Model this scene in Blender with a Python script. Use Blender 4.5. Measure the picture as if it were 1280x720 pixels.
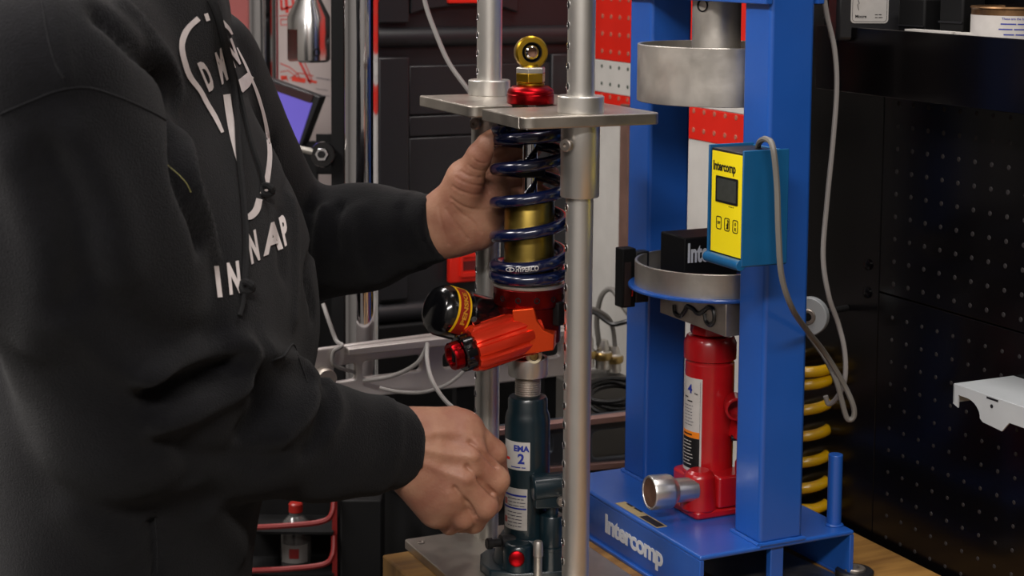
import bpy, bmesh, math, random
import numpy as np
from mathutils import Vector, Matrix, noise
from mathutils.bvhtree import BVHTree
random.seed(3)
for o in list(bpy.data.objects): bpy.data.objects.remove(o)
SC = bpy.context.scene
COL = SC.collection
PI = math.pi

# ------------------------------------------------------------------ camera
F = 2150.0
PITCH = math.radians(5.65); ROLL = math.radians(.45)
PY0 = -62 + F*math.tan(PITCH)
CAM = np.array([0, 0, 1.51])
def _rx(a): c, s = math.cos(a), math.sin(a); return np.array([[1, 0, 0], [0, c, -s], [0, s, c]])
def _rz(a): c, s = math.cos(a), math.sin(a); return np.array([[c, -s, 0], [s, c, 0], [0, 0, 1]])
RC = _rx(PI/2-PITCH) @ _rz(ROLL)
cd = bpy.data.cameras.new('camera'); cam = bpy.data.objects.new('camera', cd); COL.objects.link(cam)
cd.sensor_width = 36; cd.lens = F*36/1280; cd.shift_y = (PY0-360)/1280; cd.clip_start = .05
cam.matrix_world = Matrix.Translation(Vector(CAM)) @ Matrix(RC.tolist()).to_4x4()
cd.dof.use_dof = True; cd.dof.focus_distance = 1.62; cd.dof.aperture_fstop = 10
SC.camera = cam
def ray(x, y): return RC @ np.array([(x-640)/F, -(y-PY0)/F, -1])
def atY(x, y, Y): d = ray(x, y); return Vector(CAM+d*(Y/d[1]))
def atZ(x, y, Z): d = ray(x, y); return Vector(CAM+d*((Z-CAM[2])/d[2]))
def onP(x, y, P0, n):                      # pixel ray against the plane through P0 with normal n
    d = Vector(ray(x, y)); c = Vector(CAM); return c+d*((P0-c).dot(n)/d.dot(n))

# ------------------------------------------------------------------ world, lamps, exposure
SC.view_settings.view_transform = 'Standard'; SC.view_settings.look = 'None'
SC.view_settings.gamma = 1; SC.view_settings.use_curve_mapping = False
SC.view_settings.exposure = 1.6
w = bpy.data.worlds.new('world'); SC.world = w; w.use_nodes = True
w.node_tree.nodes['Background'].inputs[0].default_value = (.5, .52, .56, 1)
w.node_tree.nodes['Background'].inputs[1].default_value = .02
LAMPS = [(-1.4, 1.0, 2.70, .35, 1.6, 26), (.25, 1.55, 2.70, .25, .9, 5), (-.3, -.9, 2.70, 1.8, .35, 34), (-.75, 2.55, 2.70, .9, .25, 7)]

# ------------------------------------------------------------------ materials
def srgb(h):
    v = [int(h[i:i+2], 16)/255 for i in (0, 2, 4)]
    return tuple([(c/12.92 if c <= .04045 else ((c+.055)/1.055)**2.4) for c in v]+[1])
MATS = {}
def mat(name, col, rough=.5, metal=0, var=0., scale=30, bump=0., bscale=200, emit=0, coat=0, aniso=(1, 1, 1), sheen=0, sss=0, trans=0, spec=None, rvar=0., sat2=None):
    if name in MATS: return MATS[name]
    m = bpy.data.materials.new(name); MATS[name] = m; m.use_nodes = True
    nt = m.node_tree; b = nt.nodes['Principled BSDF']; c = srgb(col) if isinstance(col, str) else col
    b.inputs['Base Color'].default_value = c; b.inputs['Roughness'].default_value = rough; b.inputs['Metallic'].default_value = metal
    tc = nt.nodes.new('ShaderNodeTexCoord'); mp = nt.nodes.new('ShaderNodeMapping'); mp.inputs['Scale'].default_value = aniso
    nt.links.new(tc.outputs['Object'], mp.inputs[0])
    def nz(s, det=4):
        n = nt.nodes.new('ShaderNodeTexNoise'); n.inputs['Scale'].default_value = s; n.inputs['Detail'].default_value = det
        nt.links.new(mp.outputs[0], n.inputs[0]); return n
    if var:
        n = nz(scale); r = nt.nodes.new('ShaderNodeMix'); r.data_type = 'RGBA'
        c2 = srgb(sat2) if sat2 else tuple(list(x*(1-var) for x in c[:3])+[1])
        c1 = c if sat2 else tuple(list(min(1, x*(1+var)) for x in c[:3])+[1])
        cr = nt.nodes.new('ShaderNodeMapRange'); cr.inputs[1].default_value = .35; cr.inputs[2].default_value = .65
        nt.links.new(n.outputs[0], cr.inputs[0]); nt.links.new(cr.outputs[0], r.inputs[0])
        r.inputs[6].default_value = c1; r.inputs[7].default_value = c2
        nt.links.new(r.outputs[2], b.inputs['Base Color'])
    if rvar:
        n = nz(scale*1.7, 6); cr = nt.nodes.new('ShaderNodeMapRange'); cr.inputs[1].default_value = .3; cr.inputs[2].default_value = .7
        cr.inputs[3].default_value = max(.02, rough-rvar); cr.inputs[4].default_value = min(1, rough+rvar)
        nt.links.new(n.outputs[0], cr.inputs[0]); nt.links.new(cr.outputs[0], b.inputs['Roughness'])
    if bump:
        n = nz(bscale); bp = nt.nodes.new('ShaderNodeBump'); bp.inputs['Strength'].default_value = bump; bp.inputs['Distance'].default_value = .001
        nt.links.new(n.outputs[0], bp.inputs['Height']); nt.links.new(bp.outputs[0], b.inputs['Normal'])
    if emit: b.inputs['Emission Color'].default_value = c; b.inputs['Emission Strength'].default_value = emit
    if coat: b.inputs['Coat Weight'].default_value = coat; b.inputs['Coat Roughness'].default_value = .15
    if sheen: b.inputs['Sheen Weight'].default_value = sheen; b.inputs['Sheen Roughness'].default_value = .6
    if sss:
        b.inputs['Subsurface Weight'].default_value = sss; b.inputs['Subsurface Radius'].default_value = (1, .35, .2); b.inputs['Subsurface Scale'].default_value = .006
    if trans: b.inputs['Transmission Weight'].default_value = trans
    if spec is not None: b.inputs['Specular IOR Level'].default_value = spec
    return m
ALU = mat('brushed_aluminium', 'b4b1ab', .34, 1, var=.08, scale=60, bump=.05, bscale=500, rvar=.07)
ALUT = mat('turned_aluminium', 'cfccc6', .40, .92, var=.03, scale=40)
PLATE = mat('worn_aluminium_plate', 'b9b2a8', .40, 1, var=.12, scale=25, bump=.08, bscale=300, rvar=.06)
STEEL = mat('raw_steel', 'bbb6ae', .42, .85, var=.16, scale=22, bump=.08, bscale=200, rvar=.1)
STEELD = mat('dull_steel', 'aaa198', .45, .9, var=.15, scale=40, bump=.1)
CHROME = mat('chrome', 'd8d8dc', .07, 1)
GOLD = mat('anodised_gold', '96803e', .34, 1, var=.1, scale=50, aniso=(1, 1, .3))
GOLDR = mat('rod_end_gold', 'a98628', .34, 1, var=.1, scale=60)
RED = mat('anodised_red', '960f16', .34, 1, var=.06)
REDD = mat('anodised_dark_red', '6a0c0c', .34, .85, var=.06)
ORANGE = mat('anodised_orange', 'e2491a', .38, .75, var=.05)
ORFIN = mat('anodised_orange_red', 'e83c22', .27, .7)
BLACKA = mat('gloss_black', '0a0a0c', .16, 0, coat=.5)
NAVY = mat('navy_powder_coat', '0a1230', .2, 0, coat=.6)
BLUE = mat('blue_paint', '1b50a2', .38, 0, coat=.35, var=.05, scale=9, bump=.15, bscale=90, rvar=.06)
BLUEB = mat('teal_blue_paint', '135482', .34, 0, coat=.3, var=.05)
REDP = mat('red_jack_paint', 'a30d14', .32, 0, coat=.4, var=.12, scale=30)
TEAL = mat('dark_teal_paint', '102229', .34, 0, coat=.3, var=.15, scale=30)
WHITE = mat('white_sticker', 'b8b4af', .5, var=.05, scale=80)
BLK = mat('black_plastic', '17171a', .45, bump=.1, bscale=600)
BLKM = mat('matte_black', '070708', .7, spec=.25)
INK = mat('black_ink', '0a0a0c', .5)
BINK = mat('blue_ink', '22308c', .5)
LETTER = mat('silver_letter', 'c9ccd2', .5)
YELF = mat('yellow_face', 'f2dc10', .5)
ORSTK = mat('orange_sticker', 'e07c12', .5)
WOOD = mat('bench_wood', '9a7238', .5, var=.3, scale=5, aniso=(1, 9, 1), bump=.15, bscale=40, sat2='6e4c22')
PEGR = mat('red_board_paint', 'd92314', .45, var=.03)
PEGW = mat('white_board_paint', 'c9c6c0', .5, var=.04)
PEGK = mat('black_board_paint', '060506', .2, 0, bump=.03, spec=.3)
HOODIE = mat('black_fleece', '0a0a0d', .95, var=.14, scale=160, bump=.9, bscale=700, sheen=.06, spec=.1)
RIB = mat('black_rib_knit', '111114', 1, bump=.5, bscale=500, sheen=.1, spec=.1)
CORD = mat('black_cord', '08080a', .9, bump=.5, bscale=600)
PRINT = mat('white_print', 'd2c9c6', .8, var=.06, scale=100)
SKIN = mat('skin', 'a37860', .55, var=.35, scale=38, bump=.35, bscale=420, sss=.1, sat2='8f5f4c')
NAIL = mat('nail', 'c48674', .3, sss=.1)
GREYC = mat('grey_cable', '8b8784', .45)
DGREYC = mat('dark_grey_cable', '6b6863', .5)
BLKC = mat('black_cable', '141414', .4)
YEL = mat('yellow_spring_paint', 'c79a0a', .3, coat=.4, var=.08)
REDL = mat('red_latch', 'd6200f', .45)
REDBAND = mat('red_strip', '8c2026', .6)
POSTER = mat('poster_paper', 'a69a97', .5, var=.06, scale=6)
SCREEN = mat('tablet_screen', '544a9c', .3, emit=.2)
RUST = mat('rusty_face', '7b5a48', .5, .7, var=.3, scale=50)
GLASS = mat('bottle_plastic', '7c7a78', .15, trans=.7)
BRASS = mat('brass', 'b59a62', .35, 1)
CREAM = mat('cream_ring', 'd8cfae', .4)
TROUSER = mat('dark_denim', '14161d', .9, bump=.3)
LINK = mat('fine_print', '4a4a58', .6)
WALLM = mat('wall_paint', '6b6864', .8, var=.04, bump=.1)
FLOORM = mat('floor_paint', '4a4846', .5, var=.15, scale=4)
CEILM = mat('ceiling_paint', '8d8b88', .9)
TRAYM = mat('white_powder_coat', 'a1a5a7', .45, var=.03)
HOLEK = mat('board_hole', '181415', .7)
HOLER = mat('red_board_hole', 'a8604c', .7)
HOLEW = mat('white_board_hole', '39463c', .7)
LCD = mat('lcd', '3a3d3a', .25, var=.1, scale=200)

# ------------------------------------------------------------------ mesh building
def rotz(a): return Matrix.Rotation(a, 4, 'Z')
def frame(z, x=None, o=(0, 0, 0)):         # matrix whose local z points along z
    z = Vector(z).normalized(); x = Vector(x if x is not None else ((1, 0, 0) if abs(z.x) < .9 else (0, 1, 0)))
    y = z.cross(x).normalized(); x = y.cross(z)
    m = Matrix((x, y, z)).transposed().to_4x4(); m.translation = Vector(o); return m
class MB:
    def __init__(s): s.v = []; s.f = []
    def add(s, vs, fs, M=None):
        b = len(s.v)
        for p in vs: s.v.append(tuple(M @ Vector(p)) if M is not None else tuple(p))
        for f in fs: s.f.append([b+i for i in f])
        return s
    def box(s, a, b, M=None):
        x0, y0, z0 = a; x1, y1, z1 = b
        x0, x1 = sorted((x0, x1)); y0, y1 = sorted((y0, y1)); z0, z1 = sorted((z0, z1))
        return s.add([(x0, y0, z0), (x1, y0, z0), (x1, y1, z0), (x0, y1, z0), (x0, y0, z1), (x1, y0, z1), (x1, y1, z1), (x0, y1, z1)],
                     [(0, 3, 2, 1), (4, 5, 6, 7), (0, 1, 5, 4), (1, 2, 6, 5), (2, 3, 7, 6), (3, 0, 4, 7)], M)
    def lathe(s, prof, n=48, M=None, closed=False, rf=None):    # prof: (r, z) from bottom to top; rf(angle) modulates the radius
        vs = []; fs = []; k = len(prof)
        for i in range(n):
            a = 2*PI*i/n; q = rf(i, a) if rf else 1
            for r, z in prof: vs.append((r*q*math.cos(a), r*q*math.sin(a), z))
        for i in range(n):
            j = (i+1) % n
            for t in range(k-1 if not closed else k):
                u = (t+1) % k; fs.append((i*k+t, j*k+t, j*k+u, i*k+u))
        if not closed:
            if prof[0][0] > 1e-6: fs.append(tuple(i*k for i in range(n))[::-1])
            if prof[-1][0] > 1e-6: fs.append(tuple(i*k+k-1 for i in range(n)))
        return s.add(vs, fs, M)
    def cyl(s, p0, p1, r, r1=None, n=32, ch=0):
        p0 = Vector(p0); p1 = Vector(p1); L = (p1-p0).length; r1 = r if r1 is None else r1
        pr = [(r, 0), (r1, L)] if not ch else [(r-ch, 0), (r, ch), (r1, L-ch), (r1-ch, L)]
        return s.lathe(pr, n, frame(p1-p0, o=p0))
    def tube(s, pts, r, n=10, cap=True):
        pts = [Vector(p) for p in pts]; N = len(pts); rr = r if hasattr(r, '__len__') else [r]*N
        t0 = (pts[1]-pts[0]).normalized(); x = t0.orthogonal().normalized(); vs = []; fs = []
        for i, p in enumerate(pts):
            t = (pts[min(i+1, N-1)]-pts[max(i-1, 0)]).normalized()
            x = (x-t*x.dot(t)).normalized(); y = t.cross(x)
            for k in range(n): a = 2*PI*k/n; vs.append(tuple(p+(x*math.cos(a)+y*math.sin(a))*rr[i]))
        for i in range(N-1):
            for k in range(n): l = (k+1) % n; fs.append((i*n+k, i*n+l, (i+1)*n+l, (i+1)*n+k))
        if cap: fs.append(tuple(range(n))[::-1]); fs.append(tuple((N-1)*n+k for k in range(n)))
        return s.add(vs, fs)
    def prism(s, poly, z0, z1, M=None):
        n = len(poly); vs = [(x, y, z0) for x, y in poly]+[(x, y, z1) for x, y in poly]
        A = sum(poly[i][0]*poly[(i+1) % n][1]-poly[(i+1) % n][0]*poly[i][1] for i in range(n))
        fs = [tuple(range(n))[::-1], tuple(range(n, 2*n))]+[(i, (i+1) % n, n+(i+1) % n, n+i) for i in range(n)]
        if A < 0: fs = [f[::-1] for f in fs]
        return s.add(vs, fs, M)
    def mesh(s, name):
        me = bpy.data.meshes.new(name); me.from_pydata(s.v, [], s.f); me.update(); return me
def finish(me, m, angle=35):
    me.materials.clear(); me.materials.append(m)
    for p in me.polygons: p.use_smooth = True
    me.set_sharp_from_angle(angle=math.radians(angle))
def obj(name, mb, m, parent=None, bevel=0, kind=None, label=None, angle=35, seg=2):
    me = mb.mesh(name) if isinstance(mb, MB) else mb
    finish(me, m, angle)
    o = bpy.data.objects.new(name, me); COL.objects.link(o)
    if parent is not None: o.parent = parent
    if bevel:
        b = o.modifiers.new('bevel', 'BEVEL'); b.width = bevel; b.segments = seg; b.limit_method = 'ANGLE'; b.angle_limit = math.radians(40); b.harden_normals = False
    if kind: o['kind'] = kind
    if label: o['label'] = label
    return o
def thing(name, label, cat, loc=(0, 0, 0), rz=0, group=None):
    o = bpy.data.objects.new(name, None); o.empty_display_size = .05; COL.objects.link(o)
    o.location = loc; o.rotation_euler = (0, 0, rz); o['label'] = label; o['category'] = cat
    if group: o['group'] = group
    return o
def tag(o, label, cat, group=None):
    o['label'] = label; o['category'] = cat
    if group: o['group'] = group
    return o
def spline(pts, n=10):                     # Catmull-Rom
    P = [Vector(p) for p in pts]; P = [P[0]*2-P[1]]+P+[P[-1]*2-P[-2]]; out = []
    for i in range(1, len(P)-2):
        a, b, c, d = P[i-1:i+3]
        for k in range(n):
            t = k/n; out.append(.5*((2*b)+(c-a)*t+(2*a-5*b+4*c-d)*t*t+(3*b-a-3*c+d)*t**3))
    out.append(P[-2]); return out
def rrect(x0, y0, x1, y1, r, n=5):
    out = []
    for cx, cy, a in ((x1-r, y1-r, 0), (x0+r, y1-r, PI/2), (x0+r, y0+r, PI), (x1-r, y0+r, 3*PI/2)):
        for k in range(n+1): t = a+PI/2*k/n; out.append((cx+r*math.cos(t), cy+r*math.sin(t)))
    return out
def plate2d(outer, holes, ext, M=None, bev=0):        # flat plate with holes through it
    cu = bpy.data.curves.new('tmp', 'CURVE'); cu.dimensions = '2D'; cu.fill_mode = 'BOTH'; cu.extrude = ext/2; cu.bevel_depth = bev; cu.bevel_resolution = 1
    for poly in [outer]+holes:
        sp = cu.splines.new('POLY'); sp.points.add(len(poly)-1); sp.use_cyclic_u = True
        for p, q in zip(sp.points, poly): p.co = (q[0], q[1], 0, 1)
    return curve_mesh(cu, M)
def curve_mesh(cu, M=None):
    o = bpy.data.objects.new('tmp', cu); COL.objects.link(o)
    dg = bpy.context.evaluated_depsgraph_get(); dg.update()
    me = bpy.data.meshes.new_from_object(o.evaluated_get(dg)); bpy.data.objects.remove(o); bpy.data.curves.remove(cu)
    mb = MB(); mb.add([tuple(v.co) for v in me.vertices], [tuple(p.vertices) for p in me.polygons], M)
    bpy.data.meshes.remove(me); return mb
_T = {}
def text(s, size=1, bold=0., ext=0., M=None, align='LEFT', space=1, res=3):   # letters in the xy plane, cap height = size
    cu = bpy.data.curves.new('tmp', 'FONT'); cu.body = s; cu.size = size/.7; cu.offset = bold*size; cu.extrude = ext; cu.align_x = align; cu.space_character = space; cu.resolution_u = res
    return curve_mesh(cu, M)
def dashes(s, size, bold=0., ext=0., M=None, align='LEFT', **k):   # print too small to read: a dash for each word
    mb = MB(); x = -len(s)*size*.36 if align == 'CENTER' else 0
    for w_ in s.split():
        L_ = len(w_)*size*.72; n = max(1, int(L_/.002))
        for i in range(n): mb.add([(x+L_*i/n, size*.2, 0), (x+L_*(i+1)/n, size*.2, 0), (x+L_*(i+1)/n, size*.75, 0), (x+L_*i/n, size*.75, 0)], [(0, 1, 2, 3)], M)
        x += L_+size*.6
    return mb
def wrap(mb, R, ang0, z0, lift=.0003):     # bend letters lying in xy round a vertical cylinder; x grows towards larger angle
    mb.v = [((R+lift+z)*math.cos(ang0+x/R), (R+lift+z)*math.sin(ang0+x/R), z0+y) for x, y, z in mb.v]; return mb
def patch(R, a0, a1, z0, z1, t=.0004, n=16):
    mb = MB(); vs = []; fs = []
    for i in range(n+1):
        a = a0+(a1-a0)*i/n
        for r in (R-.0005, R+t):
            for z in (z0, z1): vs.append((r*math.cos(a), r*math.sin(a), z))
    for i in range(n):
        b = i*4; c = b+4
        fs += [(b+2, c+2, c+3, b+3), (b, b+1, c+1, c), (b+1, b+3, c+3, c+1), (b, c, c+2, b+2)]
    fs += [(0, 2, 3, 1), (n*4, n*4+1, n*4+3, n*4+2)]
    return mb.add(vs, fs)
def boolean(o, cutter_mb):
    c = bpy.data.objects.new('tmp', cutter_mb.mesh('tmp')); COL.objects.link(c)
    c.matrix_world = o.matrix_world
    m = o.modifiers.new('b', 'BOOLEAN'); m.object = c; m.operation = 'DIFFERENCE'; m.solver = 'EXACT'
    par = o.parent; o.parent = None
    dg = bpy.context.evaluated_depsgraph_get(); dg.update()
    me = bpy.data.meshes.new_from_object(o.evaluated_get(dg)); mt = o.data.materials[0]
    o.modifiers.clear(); o.data = me; finish(me, mt); o.parent = par; bpy.data.objects.remove(c)

# ------------------------------------------------------------------ common directions and room
YAW = math.radians(26)
V = Vector((math.cos(YAW), math.sin(YAW), 0)); U = Vector((-math.sin(YAW), math.cos(YAW), 0)); Z = Vector((0, 0, 1))
O0 = Vector((.18, 1.5691, 0))              # front left corner of the blue press base
BZ = .893                                  # bench top
def loc(x, y, z): return O0+V*x+U*y+Z*z
def struct(name, mb, m, **k): o = obj(name, mb, m, **k); o['kind'] = 'structure'; return o
FR = Matrix.Translation(O0) @ rotz(YAW)    # the room is square with the benches
WX = .28                                   # board wall stands at local x = WX
def rbox(a, b): return MB().box(a, b, FR)
struct('floor', rbox((-3, -3.2, -.05), (WX+.25, 3, 0)), FLOORM)
struct('ceiling', rbox((-3, -3.2, 2.8), (WX+.25, 3, 2.85)), CEILM)
struct('wall_right', rbox((WX+.05, -3.2, 0), (WX+.15, 3, 2.8)), WALLM)
struct('wall_back', rbox((-3, 2.3, 0), (WX+.05, 2.4, 2.8)), WALLM)
struct('wall_front', rbox((-3, -3.2, 0), (WX+.05, -3.1, 2.8)), WALLM)
struct('wall_left', rbox((-3.1, -3.2, 0), (-3, 2.4, 2.8)), WALLM)
for i, (x, y, z, sx, sy, p) in enumerate(LAMPS):
    t = thing('ceiling_light', 'long fluorescent fitting on the ceiling, ' + ['left of the benches', 'right over the pegboard', 'behind the camera', 'over the rear of the workshop'][i], 'ceiling light', (x, y, 2.8), YAW, 'fluorescent ceiling lights')
    obj('housing', MB().box((-sx/2-.03, -sy/2-.03, -.06), (sx/2+.03, sy/2+.03, 0)), TRAYM, t)
    l = bpy.data.lights.new('tube_light', 'AREA'); l.shape = 'RECTANGLE'; l.size = sx; l.size_y = sy; l.energy = p; l.color = (1, .94, .90)
    lo = bpy.data.objects.new('tube_light', l); COL.objects.link(lo); lo.parent = t; lo.location = (0, 0, -.07)

# ------------------------------------------------------------------ bench
b = thing('workbench', 'wooden topped workbench carrying the two presses', 'workbench', O0, YAW)
obj('bench_top', MB().box((-.2165, -.75, BZ-.06), (WX-.012, .262, BZ)), WOOD, b, bevel=.002)
for x in (-.19, WX-.05):
    for y in (-.72, .22): obj('leg', MB().box((x-.02, y-.02, 0), (x+.03, y+.03, BZ-.06)), BLK, b)

# ------------------------------------------------------------------ perforated boards on the right-hand wall
PITCHW = .0235
def board(name, label, m, hm, y0, y1, z0, z1, holes=True, hx=0., hz=0., fade=1., hr=.0027, par=None):
    t = par or thing(name, label, 'pegboard', O0, YAW)
    obj('panel', MB().box((WX-.002, y0, z0), (WX+.05, y1, z1)), m, t, bevel=.0006)
    if holes:
        mb = MB(); y = y0+PITCHW*.5+hx
        while y < y1-.004:
            z = z0+PITCHW*.5+hz
            while z < z1-.004:
                mb.lathe([(hr*1.25, 0), (hr, .0005)], 8, frame((-1, 0, 0), o=(WX-.002, y, z))); z += PITCHW
            y += PITCHW
        obj('peg_holes', mb, hm, t, kind='stuff')
    return t
def wz(px, py, x=WX): return onP(px, py, loc(x, 0, 0), V)
def wu(px, py, x=WX): return (wz(px, py, x)-O0).dot(U)
rb = thing('pegboard', 'red and white perforated board behind the blue press', 'pegboard', O0, YAW)
zr2 = wz(770, 118).z; zw = wz(770, 77).z; zr1 = wz(900, 180).z
board('', '', PEGR, HOLER, .34, .90, zw+.0006, zw+.0235*9, par=rb)
board('', '', PEGW, HOLEW, .34, .90, zr2+.0006, zw, par=rb, hr=.0022)
board('', '', PEGR, HOLER, .34, .90, zr1, zr2, par=rb)
obj('lower_panel', MB().box((WX-.001, .34, .86), (WX+.05, .90, zr1-.0006)), PEGW, rb)
obj('lower_panel', MB().box((WX-.001, .34, .3), (WX+.05, .90, .858)), PEGW, rb)
us = wu(789, 240)
tag(obj('wooden_batten', MB().box((WX-.012, us-.009, wz(789, 385).z), (WX-.0025, us+.011, zr1+.03), FR), mat('batten_brown', '6d5248', .6, var=.2, scale=20)), 'thin brown batten upright against the white board', 'batten')
kb = thing('pegboard', 'glossy black perforated board under the shelf', 'pegboard', O0, YAW)
us1 = wu(1108, 125)
zs = wz(1108, 366).z
board('', '', PEGK, HOLEK, -.9, us1, zs, 1.50, par=kb, hr=.0021)
board('', '', PEGK, HOLEK, -.9, us1, BZ-.5, zs-.0012, par=kb, hr=.0018)
obj('panel', MB().box((WX-.002, us1+.0012, BZ-.5), (WX+.05, .335, 1.75)), PEGK, kb, bevel=.0006)
obj('panel', MB().box((WX-.002, -.9, 1.501), (WX+.05, us1, 1.75)), PEGK, kb, bevel=.0006)
for z in (wz(1085, 330).z, wz(1085, 365).z):
    obj('bolt_head', MB().lathe([(.006, 0), (.006, .002), (.003, .0035)], 16, frame((-1, 0, 0), o=(WX-.002, wu(1087, 340), z))), PEGK, kb)

# shelf with deep lip
SX = WX-.06
zt = wz(1150, 40, SX).z; zb = wz(1150, 127, SX).z; ul = wu(1020, 60, SX)
sh = thing('wall_shelf', 'black shelf with a deep front lip on the right wall', 'shelf', O0, YAW)
obj('lip', MB().box((SX, -.9, zb), (SX+.003, ul-.0, zt)), PEGK, sh, bevel=.0008)
obj('shelf_board', MB().box((SX+.003, -.9, zt-.02), (WX-.0025, ul, zt-.014)), PEGK, sh)
obj('end_plate', MB().box((SX+.004, ul-.002, zb), (WX-.003, ul, zt-.0205)), PEGK, sh)
ST = zt-.014
SY = lambda px: wu(px, 30, SX+.03)
# things on the shelf
c = wz(1264, 30, SX+.04); can = thing('tin_can', 'small open tin can with a white paper label on the shelf', 'can', (c.x, c.y, ST), YAW)
R = .036
obj('can_body', MB().lathe([(R, 0), (R+.001, .001), (R, .003), (R, .038), (R+.0012, .0395), (R+.0005, .041), (R-.002, .0405), (R-.0022, .004), (0, .003)], 48), mat('tin_brown', '8b6a4a', .35, .9, var=.3, scale=60), can)
obj('paper_label', patch(R, -PI-.8, 0, .004, .033, n=30), WHITE, can)
for k, s in enumerate(('These are the bridge', 'retaining pinnacle', 'assembly adjustments', 'please consume', 'shims & spares')):
    a0 = math.atan2(-c.y, -c.x)-YAW+.0
    obj('printed_line', wrap((text if k == 0 else dashes)(s, .0021, .02, align='CENTER'), R, a0+.12, .0295-k*.0048, .0006), BINK, can)
c = wz(1087, 20, SX+.02); bx = thing('black_case', 'black instrument case with a rounded white label, left on the shelf', 'instrument case', (c.x, c.y, ST), YAW-.35)
obj('case_body', MB().box((-.035, -.004, 0), (.035, .03, .065)), BLK, bx, bevel=.004)
obj('label_plate', MB().prism(rrect(-.021, .018, .018, .06, .004), 0, .0006, Matrix.Translation((0, -.0041, .0)) @ Matrix.Rotation(PI/2, 4, 'X')), WHITE, bx)
MX = Matrix.Rotation(PI/2, 4, 'X')
obj('label_border', plate2d(rrect(-.0195, .0195, .0165, .0585, .0035), [rrect(-.0191, .0199, .0161, .0581, .0031)], .0002, Matrix.Translation((0, -.0048, 0)) @ MX), INK, bx)
obj('printed_word', text('Moore', .003, .04, M=Matrix.Translation((-.0165, -.0049, .0235)) @ MX), INK, bx)
obj('printed_line', dashes('USA 100', .0014, .02, M=Matrix.Translation((.004, -.0049, .0260)) @ MX), INK, bx)
obj('printed_line', dashes('CAL 2008', .0014, .02, M=Matrix.Translation((.004, -.0049, .0232)) @ MX), INK, bx)
obj('printed_symbol', MB().tube([(-.014, -.005, .042), (-.0125, -.005, .038), (-.0145, -.005, .037), (-.013, -.005, .0315)], .0003, 6), INK, bx)
for px, wd, hh, lab, tl in ((1048, .02, .05, 'narrow black box behind the hanging grey cable on the shelf', 0), (1150, .036, .045, 'wide black box on the shelf behind a thin white card', .0), (1200, .03, .06, 'black box on the shelf just left of the can', 0)):
    c = wz(px, 20, SX+.035); o = thing('black_box', lab, 'box', (c.x, c.y, ST), YAW+.1)
    obj('box_body', MB().box((-.012, -wd/2, 0), (.018, wd/2, hh)), BLKM, o, bevel=.002)
    obj('edge_trim', MB().box((-.0135, -wd/2, hh*.38), (-.012, wd/2, hh*.41)), BLK, o)
for a_, b_, lab in ((1128, 1187, 'thin white card lying at the shelf edge'), (1191, 1221, 'short white card on the shelf beside the can')):
    y0 = wu(b_, 40, SX+.004); y1 = wu(a_, 40, SX+.004)
    tag(obj('card', MB().prism(rrect(SX+.005, y0, SX+.02, y1, .003), ST+.0, zt+.0015, FR), WHITE), lab, 'card')

# white sheet-metal tray at the right
TZ = 1.114
tr = thing('sheet_metal_tray', 'white sheet metal bracket sticking out from the black board at the right edge', 'bracket', O0, YAW)
q = atZ(1192, 479, TZ)-O0; tx, ty = q.dot(V), q.dot(U)
obj('tray_top', MB().box((tx, ty-.16, TZ-.0015), (WX-.003, ty, TZ)), TRAYM, tr, bevel=.0007)
def side_poly(L, arch=True):
    P = [(0, 0), (-.0185, 0)]
    return P
f_ = [(0, 0), (0, -.0185), (-.007, -.021), (-.007, -.009)]
for k in range(9): a = PI/2-k*PI/2/8; f_.append((-.018-.019*math.cos(a), -.009-.0145*(1-math.sin(a))))
f_ += [(-.041, -.026), (-.066, -.028), (-.075, -.018), (-.16, -.018), (-.16, 0)]
MT = Matrix(((0, 0, 1, tx), (1, 0, 0, ty), (0, 1, 0, TZ-.0005), (0, 0, 0, 1)))
obj('side_skirt', MB().prism(f_, 0, .0015, MT), TRAYM, tr)
obj('end_skirt', MB().box((tx, ty-.0015, TZ-.018), (WX-.003, ty, TZ-.0005)), TRAYM, tr)
obj('slot', MB().box((tx-.0003, ty-.060, TZ-.0034), (tx+.0005, ty-.045, TZ-.0015)), INK, tr)
obj('screw_hole', MB().lathe([(.0018, 0), (.0018, .0004)], 12, frame((-1, 0, 0), o=(tx, ty-.052, TZ-.009))), INK, tr)

# ------------------------------------------------------------------ blue press
z_ = lambda w: w-BZ
P = thing('spring_press', 'blue steel press frame with a red jack and a yellow-faced readout', 'press', (O0.x, O0.y, BZ), YAW)
BT = z_(.944)
BW, BL = .179, .275
obj('base_top', MB().box((0, 0, BT-.005), (BW, BL, BT)), BLUE, P, bevel=.0022, seg=3)
obj('side_flange', MB().box((.0002, .0003, .0035), (.005, BL, BT-.0045)), BLUE, P, bevel=.0006)
obj('side_flange', MB().box((BW-.005, .0003, .0035), (BW-.0002, BL, BT-.0045)), BLUE, P, bevel=.0006)
obj('foot_lip', MB().box((-.004, 0, 0), (.005, BL, .0038)), BLUE, P, bevel=.001)
obj('foot_lip', MB().box((BW-.005, 0, 0), (BW+.018, BL, .0038)), BLUE, P, bevel=.001)
obj('centre_web', MB().box((.083, .004, 0), (.098, .012, BT-.005)), BLUE, P, bevel=.001)
obj('centre_web', MB().box((.083, .240, 0), (.098, .248, BT-.005)), BLUE, P, bevel=.001)
PX0, PX1 = .068, .118
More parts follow.
